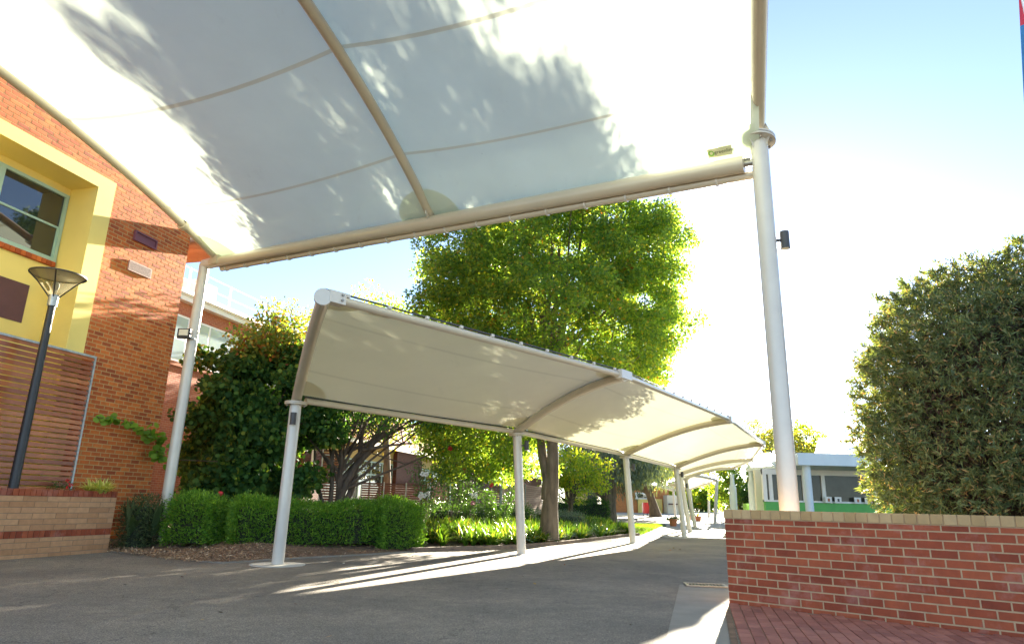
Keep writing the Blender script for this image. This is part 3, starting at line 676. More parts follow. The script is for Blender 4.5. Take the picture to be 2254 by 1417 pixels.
for k in (0,):
    rb = ribs3[0]; MB().tube([ribpt(rb, 1.25-.05), ribpt(rb, 1.25+.05)], .13, 18).build('joint_flange', MAT['steel'], cn, smooth=True)
Lb = Vector((-7.45, 15.45, 6.62)); Rb = Vector((3.40, 8.88, 6.03)); bdir = (Rb-Lb).normalized(); bperp = Vector((bdir.y, -bdir.x, 0)).normalized()
if bperp.y < 0: bperp = -bperp
bd1 = Rb-bdir*.03
MB().tube([Lb+(bd1-Lb)*(i/8) for i in range(9)], .128, 22).build('front_beam', MAT['steel'], cn, smooth=True)
sub = bperp*.13+Vector((0, 0, -.135))
MB().tube([Lb+sub+bdir*.35, Rb+sub+bdir*.08], .062, 14).build('fabric_track', MAT['steel'], cn, smooth=True)
for i in range(17):
    if i == 0: mb = MB(); c = Lb+sub+bdir*.55; mb.tube([c-bdir*.014, c+bdir*.014], .082, 14); mb.tube([c, c-sub*.75], .014, 6); br0 = mb.build('track_bracket', MAT['steelw'], cn, smooth=True)
    else: dup(br0, bdir*(i*.73), cn)
def plate(mb, c, d, up, a, b, t):        # plate centred c, spanned by d*a, up*b, thickness t
    n_ = d.cross(up).normalized(); vs = []
    for k in (-1, 1):
        for i, j in ((-1, -1), (1, -1), (1, 1), (-1, 1)): vs.append(c+d*a*i/2+up*b*j/2+n_*t*k/2)
    mb.add(vs, [(3, 2, 1, 0), (4, 5, 6, 7), (0, 1, 5, 4), (1, 2, 6, 5), (2, 3, 7, 6), (3, 0, 4, 7)])
mb = MB(); Bp = Vector(ribpt(ribs3[1], .1)); rd = Vector((*RD(196), .35)).normalized()
plate(mb, Bp-Vector((0, 0, .06)), rd, Vector((0, 0, 1)), .42, .2, .02); mb.build('rib_bracket', MAT['steelw'], cn)
# posts with flanged collars
def flange(c, axis, r, t, mb, nb=6):
    axis = Vector(axis).normalized(); mb.tube([Vector(c)-axis*t, Vector(c)+axis*t], r, 28)
pl = MB(); pl.tube([(-7.62, 15.5, 0), (-7.56, 15.48, 6.60)], .118, 22); pl.tube([(-7.56, 15.48, 6.60), Lb+bdir*.15], .128, 22)
pL = pl.build('post', MAT['steelw'], cn, smooth=True)
mb = MB(); plate(mb, Lb+bdir*.38+Vector((0, 0, .02)), bdir, Vector((0, 0, 1)), .26, .22, .30); mb.build('corner_bracket', MAT['steel'], pL)
pr = MB(); pr.tube([(3.58, 8.8, 0), (3.58, 8.8, 6.36)], .122, 28); pR = pr.build('post', MAT['steelw'], cn, smooth=True)
ax = Vector((*RD(198), .36)).cross(Vector((0, 0, 1))); tilt = Vector((.14, .10, 1)).normalized()
mb = MB(); flange((3.58, 8.8, 6.36), tilt, .235, .014, mb); flange((3.58, 8.8, 6.40), tilt, .232, .014, mb)
for k in range(4):
    a = k*math.pi/2+.5; d = Vector((math.cos(a), math.sin(a), 0)); mb.add([Vector((3.58, 8.8, 6.40))+d*.05, Vector((3.58, 8.8, 6.42))+d*.215, Vector((3.58, 8.8, 6.72))+d*.09, Vector((3.58, 8.8, 6.18))+d*.11, Vector((3.58, 8.8, 6.36))+d*.2],
        [(0, 1, 2), (0, 3, 4)])
mb.build('collar', MAT['steelw'], pR, smooth=True)
for k in range(6):
    mb = MB(); a = k*math.pi/3+.3; c = Vector((3.58+.175*math.cos(a), 8.8+.175*math.sin(a), 6.34)); c.z -= .175*(math.cos(a)*.14+math.sin(a)*.10); mb.tube([c+Vector((0, 0, .0)), c+Vector((0, 0, -.035))], .018, 6); mb.build('bolt', MAT['bolt'], pR)
mb = MB(); mb.tube([Rb-bdir*.05, Rb+bdir*.1], .05, 12); mb.tube([Rb+Vector((.0, 0, .07))-bdir*.06, Rb+Vector((0, 0, .07))+bdir*.06], .022, 8); mb.build('beam_pin', MAT['bolt'], pR, smooth=True)
# sewn label
def sticker(c, u, v, w_, h_, parent, flip=False):
    u = u.normalized(); nrm = u.cross(v).normalized(); v = nrm.cross(u).normalized(); c = Vector(c)
    mb = MB(); plate(mb, c, u, v, w_, h_, .003); st = mb.build('label', MAT['patch'], parent)
    me = text_mesh('greenline', h_*.52, .0008); I = cum(parent).inverted(); 
    dn = nrm*.0035
    Mx = Matrix((( u.x, v.x, nrm.x, 0), (u.y, v.y, nrm.y, 0), (u.z, v.z, nrm.z, 0), (0, 0, 0, 1)))
    off = c-u*w_*.22-v*h_*.14+dn; Mx.translation = off; me.transform(I @ Mx); link('lettering', me, MAT['dark'], st); CUM['x'] = Matrix()
    mb = MB(); cc = c-u*w_*.34+dn
    ring = []
    for k in range(25):
        a = 2*math.pi*k/24; d = u*math.cos(a)+v*math.sin(a)*1.15; sw = .8 if 0 < k < 8 else 1
        ring.append([cc+d*h_*.15, cc+d*h_*.30*sw])
    mb.grid(ring); mb.build('emblem', MAT['limep'], st)
# (placed under the fabric near the right post)
cpos = memb(1, .905, .22); uu = memb(1, .95, .22)-memb(1, .86, .22); vv = memb(1, .905, .4)-memb(1, .905, .1); cpos.z -= .02
sticker(cpos, uu, vv, .36, .15, cn)

# ------------------------------------------------------------------ long low canopy on leaning posts
C0 = [Vector(v) for v in [(-3.97, 12.4, 2.85), (.19, 16.43, 2.78), (3.94, 22.91, 2.78), (7.0, 28.56, 2.72), (8.3, 33.09, 2.68), (10.0, 38.6, 2.75)]]
P0 = [Vector(v) for v in [(-3.99, 12.4, 0), (.35, 16.42, 0), (4.11, 22.88, 0), (7.23, 28.51, .01), (8.64, 33.0, .07), (10.35, 38.4, .13)]]
T0 = [Vector(v) for v in [(-2.43, 8.25, 3.62), (2.25, 13.13, 3.62), (6.41, 19.46, 3.62), (10.0, 26.6, 3.64)]]
T0 += [Vector(at(1657, 1012, 33.2)), Vector(at(1617, 1030, 39.5))]
lc = thing('shade_canopy', 'long low cream fabric canopy curving away above the path on leaning posts', 'shade canopy', (P0[0].x, P0[0].y, 0))
def arc(i, s, dz=0):
    a, b = C0[i], T0[i]; e = 1-(1-s)**1.75; return Vector((a.x+(b.x-a.x)*s, a.y+(b.y-a.y)*s, a.z+.06+(b.z-a.z-.06)*e+dz))
RV = sorted(set([0, .235, .255, .745, .765, 1]+[i/14 for i in range(1, 14)])); mr = [1 if abs((a+b)/2-.245) < .012 or abs((a+b)/2-.755) < .012 else 0 for a, b in zip(RV[:-1], RV[1:])]
def bay(arcA, arcB, parent, sag=.10, nu=10):
    mb = MB(); Pg = []
    for i in range(nu+1):
        u = i/nu; row = []
        for s in RV:
            v = arcA(s).lerp(arcB(s), u); v.z -= sag*4*u*(1-u)*(.3+.7*4*s*(1-s)); row.append(v)
        Pg.append(row)
    mb.grid(Pg, mr); o = mb.build('fabric', [MAT['sheet2'], MAT['seam2']], parent); o.data.polygons.foreach_set('use_smooth', [True]*len(o.data.polygons)); return o
for i in range(5): bay(lambda s, i=i: arc(i, s, .09), lambda s, i=i: arc(i+1, s, .09), lc)
def patch(surf, u0, v0, du, dv, parent, mt='patch'):
    Pg = [[surf(u0+du*q*math.cos(a), v0+dv*q*math.sin(a))-Vector((0, 0, .008)) for q in np.linspace(.0, 1, 7)] for a in np.linspace(0, math.pi/2, 9)]
    MB().grid(Pg).build('corner_patch', MAT[mt], parent)
def surfbay(i, u, s):
    v = arc(i, s, .09).lerp(arc(i+1, s, .09), u); v.z -= .10*4*u*(1-u)*(.3+.7*4*s*(1-s)); return v
for i in range(3):
    for (u0, v0, du, dv) in ((0, .01, .10, .14), (1, .01, -.10, .14), (0, .99, .10, -.14), (1, .99, -.10, -.14)): patch(lambda u, s, i=i: surfbay(i, u, s), u0, v0, du, dv, lc)
for k in (0, 1):
    for (u0, du) in ((.01, .10), (.99, -.10)): patch(lambda u, p, k=k: memb(k, u, p), u0, .08, du, .42, cn, 'patchw')
for i in range(6):
    pts = [arc(i, s) for s in np.linspace(-.02, 1., 20)]; r = MB().tube(pts, .092, 18).build('rib', MAT['steel'], lc, smooth=True)
    d = (pts[-1]-pts[-2]).normalized(); e = MB(); e.tube([pts[-1]-d*.06, pts[-1]+d*.03], .10, 20); e.build('end_cap', MAT['steelw'], r, smooth=True)
def tubeline(a, b, r, name, parent, mat=MAT['steel']): return MB().tube([a, b], r, 14).build(name, mat, parent, smooth=True)
for i in range(5):
    a, b = T0[i], T0[i+1]; d = (b-a).normalized(); tubeline(a+d*.1+Vector((0, 0, .02)), b-d*.08+Vector((0, 0, .02)), .06, 'edge_tube', lc)
    side = Vector((d.y, -d.x, 0)); mb = MB(); L = (b-a).length; nb = max(3, int(L/.62))
    c = a+d*(L*.5/nb)+side*.02+Vector((0, 0, .10)); plate(mb, c, d, Vector((0, 0, 1)), .055, .045, .04); k0 = mb.build('fabric_clamp', MAT['steelw'], lc)
    for k in range(1, nb): dup(k0, d*(L*k/nb), lc)
    tubeline(a+Vector((0, 0, .115)), b+Vector((0, 0, .115)), .014, 'keder_rail', lc, MAT['dark'])
    a, b = C0[i]+Vector((0, 0, .045)), C0[i+1]+Vector((0, 0, .045)); d = (b-a).normalized()
    tubeline(a+d*.18, b-d*.18, .058, 'low_tube', lc); tubeline(a+d*.16+Vector((0, 0, .075)), b-d*.16+Vector((0, 0, .075)), .012, 'keder_rail', lc, MAT['dark'])
for i in range(1, 5):
    mb = MB(); c = T0[i]; dn = (T0[i+1]-T0[i-1]).normalized(); plate(mb, c+Vector((0, 0, .03)), dn, Vector((0, 0, 1)), .42, .17, .16); mb.build('joint_plate', MAT['steelw'], lc)
dn = (T0[1]-T0[0]).normalized(); mb = MB(); plate(mb, T0[0]+dn*.16+Vector((0, 0, .03)), dn, Vector((0, 0, 1)), .24, .16, .16)
mb.build('joint_plate', MAT['steelw'], lc)
rdir = (T0[0]-C0[0]); rdir.z = 0; rdir.normalize()
mb = MB(); mb.tube([T0[0]-rdir*.02-dn*.02, T0[0]+rdir*.04-dn*.02], .112, 24); mb.build('end_disc', MAT['steelw'], lc, smooth=True)
for k in (0, 1): mb = MB(); c = T0[0]+dn*.22+Vector((0, 0, .0+.07*k))+Vector((dn.y, -dn.x, 0))*.085; mb.tube([c, c+Vector((dn.y, -dn.x, 0))*.02], .018, 6); mb.build('bolt', MAT['bolt'], lc)
lp_i = []
for i in range(6):
    p, c = P0[i], C0[i]; ax = (c-p).normalized()
    o = MB().tube([p-ax*.05, c-ax*.04], .105, 24).build('post', MAT['steelw'], lc, smooth=True)
    mb = MB(); mb.tube([c-ax*.05, c-ax*.024], .205, 30); mb.tube([c-ax*.018, c+ax*.006], .205, 30); mb.build('collar', MAT['steel'], o, smooth=True)
    if i < 3:
        b0 = None
        for k in range(8):
            a = k*math.pi/4; q = c-ax*.055+Vector((.168*math.cos(a), .168*math.sin(a), 0)); MB().tube([q, q-ax*.02], .014, 6).build('bolt', MAT['bolt'], o)
    if i < 4: mb = MB(); mb.tube([p+Vector((0, 0, .0)), p+Vector((0, 0, .017))], (.47, .42, .4)[i] if i < 3 else .22, 40); mb.build('base_pad', MAT['pad'], o)
# sewn label under first bay, read upside down from the camera
q_ = arc(0, .93, .09).lerp(arc(1, .93, .09), .14); q_.z -= .03; uu = (arc(1, .93)-arc(0, .93)).normalized(); vv = (arc(0, .8)-arc(0, .95)).normalized()
sticker(q_, -uu, -vv, .34, .10, lc)

# far flank of the same style of canopy beyond the bend (posts on the right)
def small_canopy(name, label, cols, tips, posts, group=None, sag=.06):
    t = thing(name, label, 'shade canopy', (posts[0][0], posts[0][1], tz(posts[0][1])), 0, group)
    cols = [Vector(c) for c in cols]; tips = [Vector(c) for c in tips]
    def ar(i, s, dz=0):
        a, b = cols[i], tips[i]; e = 1-(1-s)**1.6; return Vector((a.x+(b.x-a.x)*s, a.y+(b.y-a.y)*s, a.z+(b.z-a.z)*e+dz))
    for i in range(len(cols)-1):
        bay(lambda s: ar(i, s, .09), lambda s: ar(i+1, s, .09), t, sag, 6)
        tubeline(cols[i], cols[i+1], .06, 'low_tube', t); tubeline(tips[i], tips[i+1], .06, 'edge_tube', t)
    for i in range(len(cols)): MB().tube([ar(i, s) for s in np.linspace(0, 1, 12)], .09, 14).build('rib', MAT['steel'], t, smooth=True)
    for p, c in zip(posts, cols):
        p = Vector(p); o = MB().tube([p, c], .105, 16).build('post', MAT['steelw'], t, smooth=True); MB().tube([c-Vector((0, 0, .04)), c+Vector((0, 0, .01))], .2, 22).build('collar', MAT['steel'], o, smooth=True)
    return t
pR2 = Vector((13.5, 45.29, .22)); pR3 = Vector(at(1523, 1131, 53.)); pR3.z = tz(53)
small_canopy('shade_canopy', 'cream fabric canopy section past the bend with its posts on the right', [(13.75, 45.2, 3.0), tuple(at(1519, 1076, 53))], [tuple(at(1529, 1047, 45.5)), tuple(at(1470, 1066, 52.5))], [tuple(pR2), tuple(pR3)], 'far canopy sections')
small_canopy('shade_canopy', 'distant cream fabric canopy seen end on beside the dark forked tree', [tuple(at(1482, 1079, 58)), tuple(at(1560, 1066, 63)), ], [tuple(at(1424, 1066, 55)), tuple(at(1479, 1054, 62))], [(*at(1487, 1132, 58)[:2], tz(58)), (*at(1560, 1128, 63)[:2], tz(63))], 'far canopy sections')

# ------------------------------------------------------------------ lamps on the posts
def spot(label, base, out, h=.22, r=.055):
    base = Vector(base); out = Vector(out).normalized(); t = thing('post_light', label, 'wall light', tuple(base), 0, 'cylinder lights on the canopy posts')
    c = base+out*.13; MB().tube([c-Vector((0, 0, h/2)), c+Vector((0, 0, h/2))], r, 24).build('housing', MAT['dark'], t, smooth=True)
    MB().tube([base, c], .02, 10).build('arm', MAT['dark'], t, smooth=True)
    MB().tube([c-Vector((0, 0, h/2+.004)), c-Vector((0, 0, h/2-.003))], r*.8, 20).build('lens', MAT['cream'], t, smooth=True)
def onpost(i, z): p, c = P0[i], C0[i]; return p.lerp(c, (z-p.z)/(c.z-p.z))
q = onpost(0, 2.52); spot('black cylinder light on the near face of the closest leaning post', q+Vector((.02, -.10, 0)), (.25, -1, 0))
for i, z, l in ((1, 2.5, 'black cylinder light on the right side of the second leaning post'), (2, 2.42, 'black cylinder light on the right side of the third leaning post'), (3, 2.5, 'black cylinder light high on the fourth leaning post'), (4, 2.2, 'black cylinder light on the fifth leaning post')):
    q = onpost(i, z); spot(l, q+Vector((.09, -.02, 0)), (1, -.15, 0))
spot('grey cylinder light on the right side of the tall front post', (3.68, 8.77, 4.78), (1, -.2, 0), .25, .062)
q = at(410, 736, 15.32); t = thing('floodlight', 'square black floodlight clamped to the tall post beside the brick building', 'floodlight', q)
mb = MB(); mb.bbox(q[0]-.16, q[0]+.14, 15.20, 15.27, q[2]-.12, q[2]+.12, .01); mb.build('housing', MAT['black'], t)
MB().box(q[0]-.115, q[0]+.095, 15.19, 15.199, q[2]-.05, q[2]+.09).build('lens', MAT['cream'], t)
MB().tube([(q[0]+.13, 15.24, q[2]-.08), (q[0]+.19, 15.30, q[2]-.1), (q[0]+.17, 15.45, q[2]-.08)], .02, 8).build('bracket', MAT['galv'], t, smooth=True)
# drain grate
gx, gy, _ = G(1553, 1290); t = thing('drain_grate', 'rusty iron drain grate set in concrete beside the red wall', 'drain grate', (gx, gy, .01), R(-8))
mb = MB(); 
for k in range(11): mb.box(-.26+k*.05, -.235+k*.05, -.16, .16, .004, .016)
mb.build('bars', MAT['black'], t, local=True)
mb = MB(); mb.box(-.30, .30, -.20, -.16, .004, .02); mb.box(-.30, .30, .16, .20, .004, .02); mb.box(-.30, -.265, -.16, .16, .004, .02); mb.box(.265, .30, -.16, .16, .004, .02); mb.build('frame', MAT['bolt'], t, local=True)
MB().box(-.265, .265, -.16, .16, .0, .003).build('pit_shade', MAT['core'], t, local=True)  # thin near-black plate, painted shade in place of an open hole

# ------------------------------------------------------------------ hedges, shrubs and bed plants
HG = 'clipped hedges behind the mulch bed'
hl = LEAF['hedge']
box_foliage('hedge', 'short clipped hedge block nearest the tall brick building', 'hedge', [(-7.15, 15.2), (-6.55, 15.1), (-6.25, 15.05)], .95, .16, 1.08, hl, 2300, .07, .024, .045, group=HG)
box_foliage('hedge', 'long clipped green hedge running behind the closest leaning post', 'hedge', [(-5.95, 15.15), (-4.6, 15.75), (-3.7, 16.3), (-3.2, 16.9)], .95, .16, 1.03, hl, 2300, .07, .024, .045, group=HG)
box_foliage('hedge', 'rounded bush end of the hedge reaching the asphalt', 'hedge', [(-3.1, 16.65), (-2.3, 17.25)], 1.05, .04, 1.08, hl, 2300, .07, .024, .045, group=HG, endround=.5)
box_foliage('shrub', 'dull dark green shrub between the planter wall and the hedge', 'shrub', [(-8.05, 15.0), (-7.55, 14.95)], .8, .05, 1.0, LEAF['shrubd'], 1500, .06, .018, .05, 'lance', endround=.6)
def soilbox():
    o = MB().prism([(-8.25, 14.2), (-8.85, 11.5), (-11, 3.5), (-14, 3.5), (-9.4, 14.4)], .2, 1.03).build('planter_soil', MAT['soil']); o['kind'] = 'structure'
soilbox()
def plantthing(name, label, cat, base, nleaf, Lr, wd, mat, arch=1., up=.9, n=1, spread=.1, group=None):
    bs = [(base[0]+rng.normal()*spread, base[1]+rng.normal()*spread, base[2]) for _ in range(n)]
    return tag(straps(name, bs, nleaf, Lr, wd, mat, loc=base, arch=arch, up=up), label, cat, group)
q = at(205, 1082, 13.9); plantthing('spider_plant', 'striped grassy plant spilling over the planter wall by the slat screen', 'plant', (q[0]+.1, q[1], 1.12), 70, (.4, .7), .026, LEAF['varieg'], 1.4, .6, 3, .12)
q = at(310, 1090, 15.3); plantthing('broad_leaf_plant', 'dark broad strap leaved plant behind the planter wall corner', 'plant', (q[0], q[1], .3), 16, (.8, 1.2), .11, LEAF['shrubd'], .9, .75, 3, .25)
q = at(520, 1090, 16.6); plantthing('broad_leaf_plant', 'dark broad leaved plant rising behind the hedge with an orange flower', 'plant', (q[0], q[1], .3), 14, (.8, 1.1), .10, LEAF['shrubd'], .8, .8, 4, .4)
MB().sphere(at(485, 1086, 16.3), (.07, .05, .06), 8, 6).build('flower', MAT['red_petal']); 
tag(bpy.data.objects['flower'], 'small orange red flower standing above the hedge', 'flower')
t = thing('small_red_flowered_plant', 'twiggy plant with small red flowers at the foot of the slat screen', 'plant', (*at(145, 1078, 13.6)[:2], 1.03))
P, D = clumps(np.array([at(x, 1070, 13.6) for x in (120, 135, 150)]), .13, 90); leaves('foliage', P, D, .035, .018, LEAF['rose'], t)
P, D = clumps(np.array([at(147, 1057, 13.5), at(148, 1072, 13.5), at(155, 1066, 13.5)]), .025, 14); leaves('petals', P, D, .04, .03, MAT['red_petal'], t)

# creeper shoot across the brick wall
t = thing('creeper_shoot', 'bright green shoot of round leaves lying across the brick corner', 'plant', (*at(350, 1000, 15.6)[:2], .3))
wp = [(215, 918), (240, 921), (262, 923), (290, 930), (310, 945), (330, 957), (350, 965), (356, 985), (340, 1000), (358, 1010)]
def cre(px, py): s, z = onplane(px, py, FO, FD, -.3); return Vector((FO[0]+FD[0]*s+.29, FO[1]+FD[1]*s-.08, z))
cp = [cre(*p) for p in wp]; cp.append(Vector((-7.4, 17.4, 2.0))); MB().tube(cp, .01, 6).build('stem', MAT['twig'], t)
C = np.array([a.lerp(b, u) for a, b in zip(cp[:-2], cp[1:-1]) for u in np.linspace(0, 1, 9)]); C = C[rng.random(len(C)) > .05]
P = C+rng.normal(size=C.shape)*.03; P = np.vstack([P, C[len(C)//2:]+rng.normal(size=C[len(C)//2:].shape)*.09]); D = rng.normal(size=P.shape)+np.array([.3, -.8, -.7])
leaves('foliage', P, D, .15*rng.uniform(.7, 1.1, len(P)), .14, leafm('shoot leaves', [(0, (.07, .17, .02)), (1, (.16, .3, .04))], .45, .4), t, 'round', Nn=unit(rng.normal(size=P.shape)*.35+np.array([.6, -.8, .4])))

# agapanthus along the edge
bs = []
while len(bs) < 430:
    i = rng.uniform(41, len(rows)-1.01); k = int(i); f = i-k; a = .25+rng.random()**.9*2.6
    x = rows[k][0]*(1-f)+rows[k+1][0]*f-.78*a; y = rows[k][1]*(1-f)+rows[k+1][1]*f+.62*a
    bs.append((x, y, bz(x, y)+.02))
tag(straps('agapanthus', bs, 44, (.45, .85), .036, LEAF['strap'], arch=1.35, up=.72), 'dense band of arching bright green strap leaves along the bed edge', 'plants', kind='stuff')
lw = np.array([[rng.uniform(5.4, 9), rng.uniform(29, 41)] for _ in range(9000)]); lw = lw[(lw[:, 0] < 5.6+(lw[:, 1]-29)*.31) & (lw[:, 0] > 4.0)]
P = np.array([[x, y, tz(y)+.02] for x, y in lw]); D = rng.normal(size=P.shape)*.5+np.array([0, 0, 1]); tag(leaves('grass', P, D, .12, .02, LEAF['grass']), 'short green lawn grass in the shade beyond the strap leaf border', 'grass', kind='stuff')

# roses
def rose(label, px, Y, h, flowers, seed):
    x, y, _ = at(px, 1100, Y); z = bz(x, y); t = thing('rose_bush', label, 'rose bush', (x, y, z), 0, 'rose bushes before the slat fence'); rr = random.Random(seed)
    mb = MB(); C = []
    for k in range(7):
        e = Vector((x+rr.uniform(-.6, .6), y+rr.uniform(-.4, .4), z+h*rr.uniform(.65, 1))); pts = limb(mb, (x, y, z), e, .014, .005, .12, 5, seed*9+k); C += [p for p in pts[2:]]
    mb.build('stems', MAT['twig'], t)
    P, D = clumps(np.array(C), .24, 55); leaves('foliage', P, D, .07, .04, LEAF['rose'], t)
    for (fx, fy, col) in flowers:
        c = np.array(at(fx, fy, Y-.2)); d = unit(rng.normal(size=(26, 3))); leaves('flower', np.repeat(c[None], 26, 0)+d*.02, d, .065, .06, MAT[col], t, 'hex')
rose('tall rose bush with white blooms nearest the rounded hedge end', 945, 21, 2.2, [(926, 1087, 'white_petal'), (934, 1090, 'white_petal'), (925, 1093, 'white_petal'), (941, 1087, 'white_petal'), (930, 1042, 'white_petal'), (938, 1043, 'white_petal')], 1)
rose('tall rose bush with red blooms before the orange slat panel', 992, 21.5, 3.0, [(991, 987, 'red_petal'), (1021, 1034, 'red_petal')], 2)
rose('rose bush with white and pink blooms', 1040, 22, 2.0, [(1037, 1090, 'white_petal'), (1046, 1090, 'white_petal'), (1041, 1107, 'pink_petal'), (1082, 1067, 'red_petal')], 3)
rose('low leafy rose bush beside the second leaning post', 1098, 23, 1.5, [], 4)
box_foliage('low_shrub', 'low dark shrub mass behind the strap leaves', 'shrub', [(at(1010, 1, 24)[0], 24), (at(1180, 1, 25)[0], 25.5)], 1.4, .3, .95, LEAF['rose'], 700, .06, .035, .09)
box_foliage('low_shrub', 'pale silvery low shrub at the foot of the big tree', 'shrub', [(at(1200, 1, 26.5)[0], 26.5), (at(1270, 1, 28)[0], 28)], .9, .3, .85, LEAF['cedar'], 900, .05, .02, .07)

# ------------------------------------------------------------------ trees
def centres_profile(n, cx, cy, prof, shell=.35, seed=1, wob=.15):
    r2 = np.random.default_rng(seed); zs = np.array([p[0] for p in prof]); rs = np.array([p[1] for p in prof]); out = []
    ph = r2.random(5)*6.28
    while len(out) < n:
        z = r2.uniform(zs[0], zs[-1]); R_ = np.interp(z, zs, rs)
        if r2.random() > R_/rs.max(): continue
        a = r2.random()*6.283; q = (shell+(1-shell)*r2.random()**.55)
        R_ *= 1+wob*(math.sin(3*a+ph[0]+z*.9)+math.sin(5*a+ph[1]-z*1.7)+.7*math.sin(8*a+ph[2]+z*2.6))/2
        out.append((cx+math.cos(a)*R_*q, cy+math.sin(a)*R_*q, z+r2.normal()*.15))
    return np.array(out)
bt = at(1207, 1133, 21)
cc = centres_profile(1000, 1.1, 21.0, [(4.1, 2.3), (5.0, 3.9), (6.3, 4.4), (8.2, 4.4), (9.6, 3.9), (11.2, 2.9), (12.5, 1.7), (13.5, .4)], .35, 3, .17)
cc[:, 0] += .12*np.maximum(0, cc[:, 2]-7.5)
low = centres_profile(90, -.7, 21.8, [(2.1, 2.0), (4.2, 2.3)], .1, 5)
allc = np.vstack([cc, low]); pl_ = allc[:, 0]-(.2+(allc[:, 1]-16.43)*.579); allc = allc[~((allc[:, 2] < 4.7) & (pl_ > -.7))]
tree('maple_tree', 'big green tree with a few red leaves towering behind the low canopy', 'tree', (bt[0], 21, .3), (bt[0]+.1, 21.1, 6.6), .22, allc, LEAF['maple'], 240, .47, .105, 'star', nlimb=34, width=.85, flat=.8, extra=((bt[0], 21, 1.3), (bt[0]-1.3, 21.2, 6.5), .17, .09, .05, 8, 2))
# second trunk of the fork
rb_c = blob_centres(150, (-7.15, 19.9, 3.35), (2.05, 1.7, 2.95), .45, -1, .2, 8); rb_c = rb_c[rb_c[:, 2] > .8]
rb_c = np.vstack([rb_c, blob_centres(60, (-8.3, 20.2, 2.6), (1.2, 1.0, 2.0), .3, -1, .2, 18), blob_centres(30, (-7.6, 18.4, 1.6), (.9, .7, .9), .2, -1, .2, 19)])
rt = rb_c[rb_c[:, 2] > 5.0]; rb_c = rb_c[rb_c[:, 2] <= 5.3]
t = tree('redbud_tree', 'dark round leaved tree filling the gap between tall post and low canopy', 'tree', (-7.0, 20.2, .3), (-7.0, 20.2, 3.2), .12, rb_c, LEAF['redbud'], 170, .50, .125, 'round', 'barkd', 22, width=.95)
P, D = clumps(rt, .55, 130); n = len(P); leaves('turning_crown', P, D, .11*rng.uniform(.6, 1.3, n), .09, LEAF['redbudtop'], t, 'hex')
P, D = clumps(blob_centres(40, (at(640, 720, 20)), (1.2, 1.2, .9), .2, -1, .2, 2), .35, 40); leaves('top_twigs', P, D, .09, .07, LEAF['olive'], t)
mt = at(728, 1095, 21)
mc = blob_centres(190, (at(850, 895, 21)), (4.2, 2.2, 1.35), .2, -.6, .2, 9)
t = tree('multi_stem_tree', 'dark multi stemmed tree leaning right behind the long hedge', 'tree', (mt[0], 21, .3), (at(765, 1000, 21)), .13, mc, LEAF['redbud'], 110, .6, .11, 'diamond', 'barkd', 22)
mb = MB(); pA = at(735, 1095, 20.8)
for (x1, y1, r0, r1) in ((845, 950, .13, .08), (800, 935, .12, .07), (690, 960, .07, .04), (742, 940, .08, .05)): limb(mb, (pA[0], 20.8, .2), at(x1, y1, 21), r0, r1, .10, 8, x1)
limb(mb, at(800, 990, 20.9), at(905, 975, 21), .06, .025, .06, 6, 4)
mb.build('stems', MAT['barkd'], t, smooth=True)
def simple_tree(label, px, Y, ytop, ycen, rad, leafk, n=120, per=90, crad=.7, ls=.16, shape='diamond', bark='bark', r0=.2, seed=1, group='trees beyond the garden', name='tree', dx=0, lean=0, zlo=-1, wob=.2):
    b = at(px, 1120, Y); c = np.array(at(px+dx, ycen, Y)); top = at(px+dx, ytop, Y); rz_ = max(.8, top[2]-c[2])
    C = blob_centres(n, c, (rad, rad, rz_), .3, zlo, wob, seed)
    return tree(name, label, 'tree', (b[0], Y, tz(Y)-.05), (c[0]-lean, Y, c[2]-.25*rz_), r0, C, LEAF[leafk], per, crad, ls, shape, bark, 16, group)
simple_tree('yellow green tree top showing left of the big tree above the low canopy', 850, 33, 655, 760, 3.8, 'lime', 110, 110, .8, .17, seed=2)
simple_tree('olive green tree behind the dark multi stemmed tree', 760, 36, 780, 900, 4.2, 'olive', 90, 90, .8, .18, seed=21)
simple_tree('dark green tree behind the rose bushes', 1030, 29, 880, 950, 3.0, 'maple', 120, 110, .6, .13, seed=4, bark='barkd')
simple_tree('small dark trunked tree with yellow green leaves beside the big trunk', 1242, 34, 985, 1040, 1.9, 'lime', 70, 70, .45, .15, seed=5, dx=25, bark='barkd', r0=.15)
# blue cedar
cb = at(1340, 1128, 44); cz = tz(44); cc = blob_centres(190, at(1345, 1000, 44), (4.4, 4, 2.6), .3, -1, .2, 11)
t = thing('cedar_tree', 'blue green drooping cedar with a thick grey trunk', 'tree', (cb[0], 44, cz)); mb = MB()
mb.tube([(cb[0], 44, cz-.1), (cb[0], 44, 1.2), (cb[0]+.1, 44, 4.5), (cb[0]+.3, 44, 7.5)], [.56, .46, .40, .22], 16)
limb(mb, (cb[0], 44, 1.5), at(1303, 1068, 44), .24, .12, .1, 6, 3)
for k in range(18): limb(mb, (cb[0]+.2, 44, 3.2+.2*k), tuple(cc[k*9]), .12, .02, .1, 5, k)
mb.build('trunk', MAT['bark'], t, smooth=True)
P, D = clumps(cc, .75, 150, 1.1); D = D*.35+np.array([0, 0, -1]); leaves('crown', P, D, .32*rng.uniform(.5, 1.2, len(P)), .05, LEAF['cedar'], t, 'lance')
simple_tree('dark forked tree beside the red cabinet', 1443, 60, 960, 1020, 4.2, 'olive', 90, 80, .9, .25, seed=6, bark='barkd', r0=.42, dx=-30)
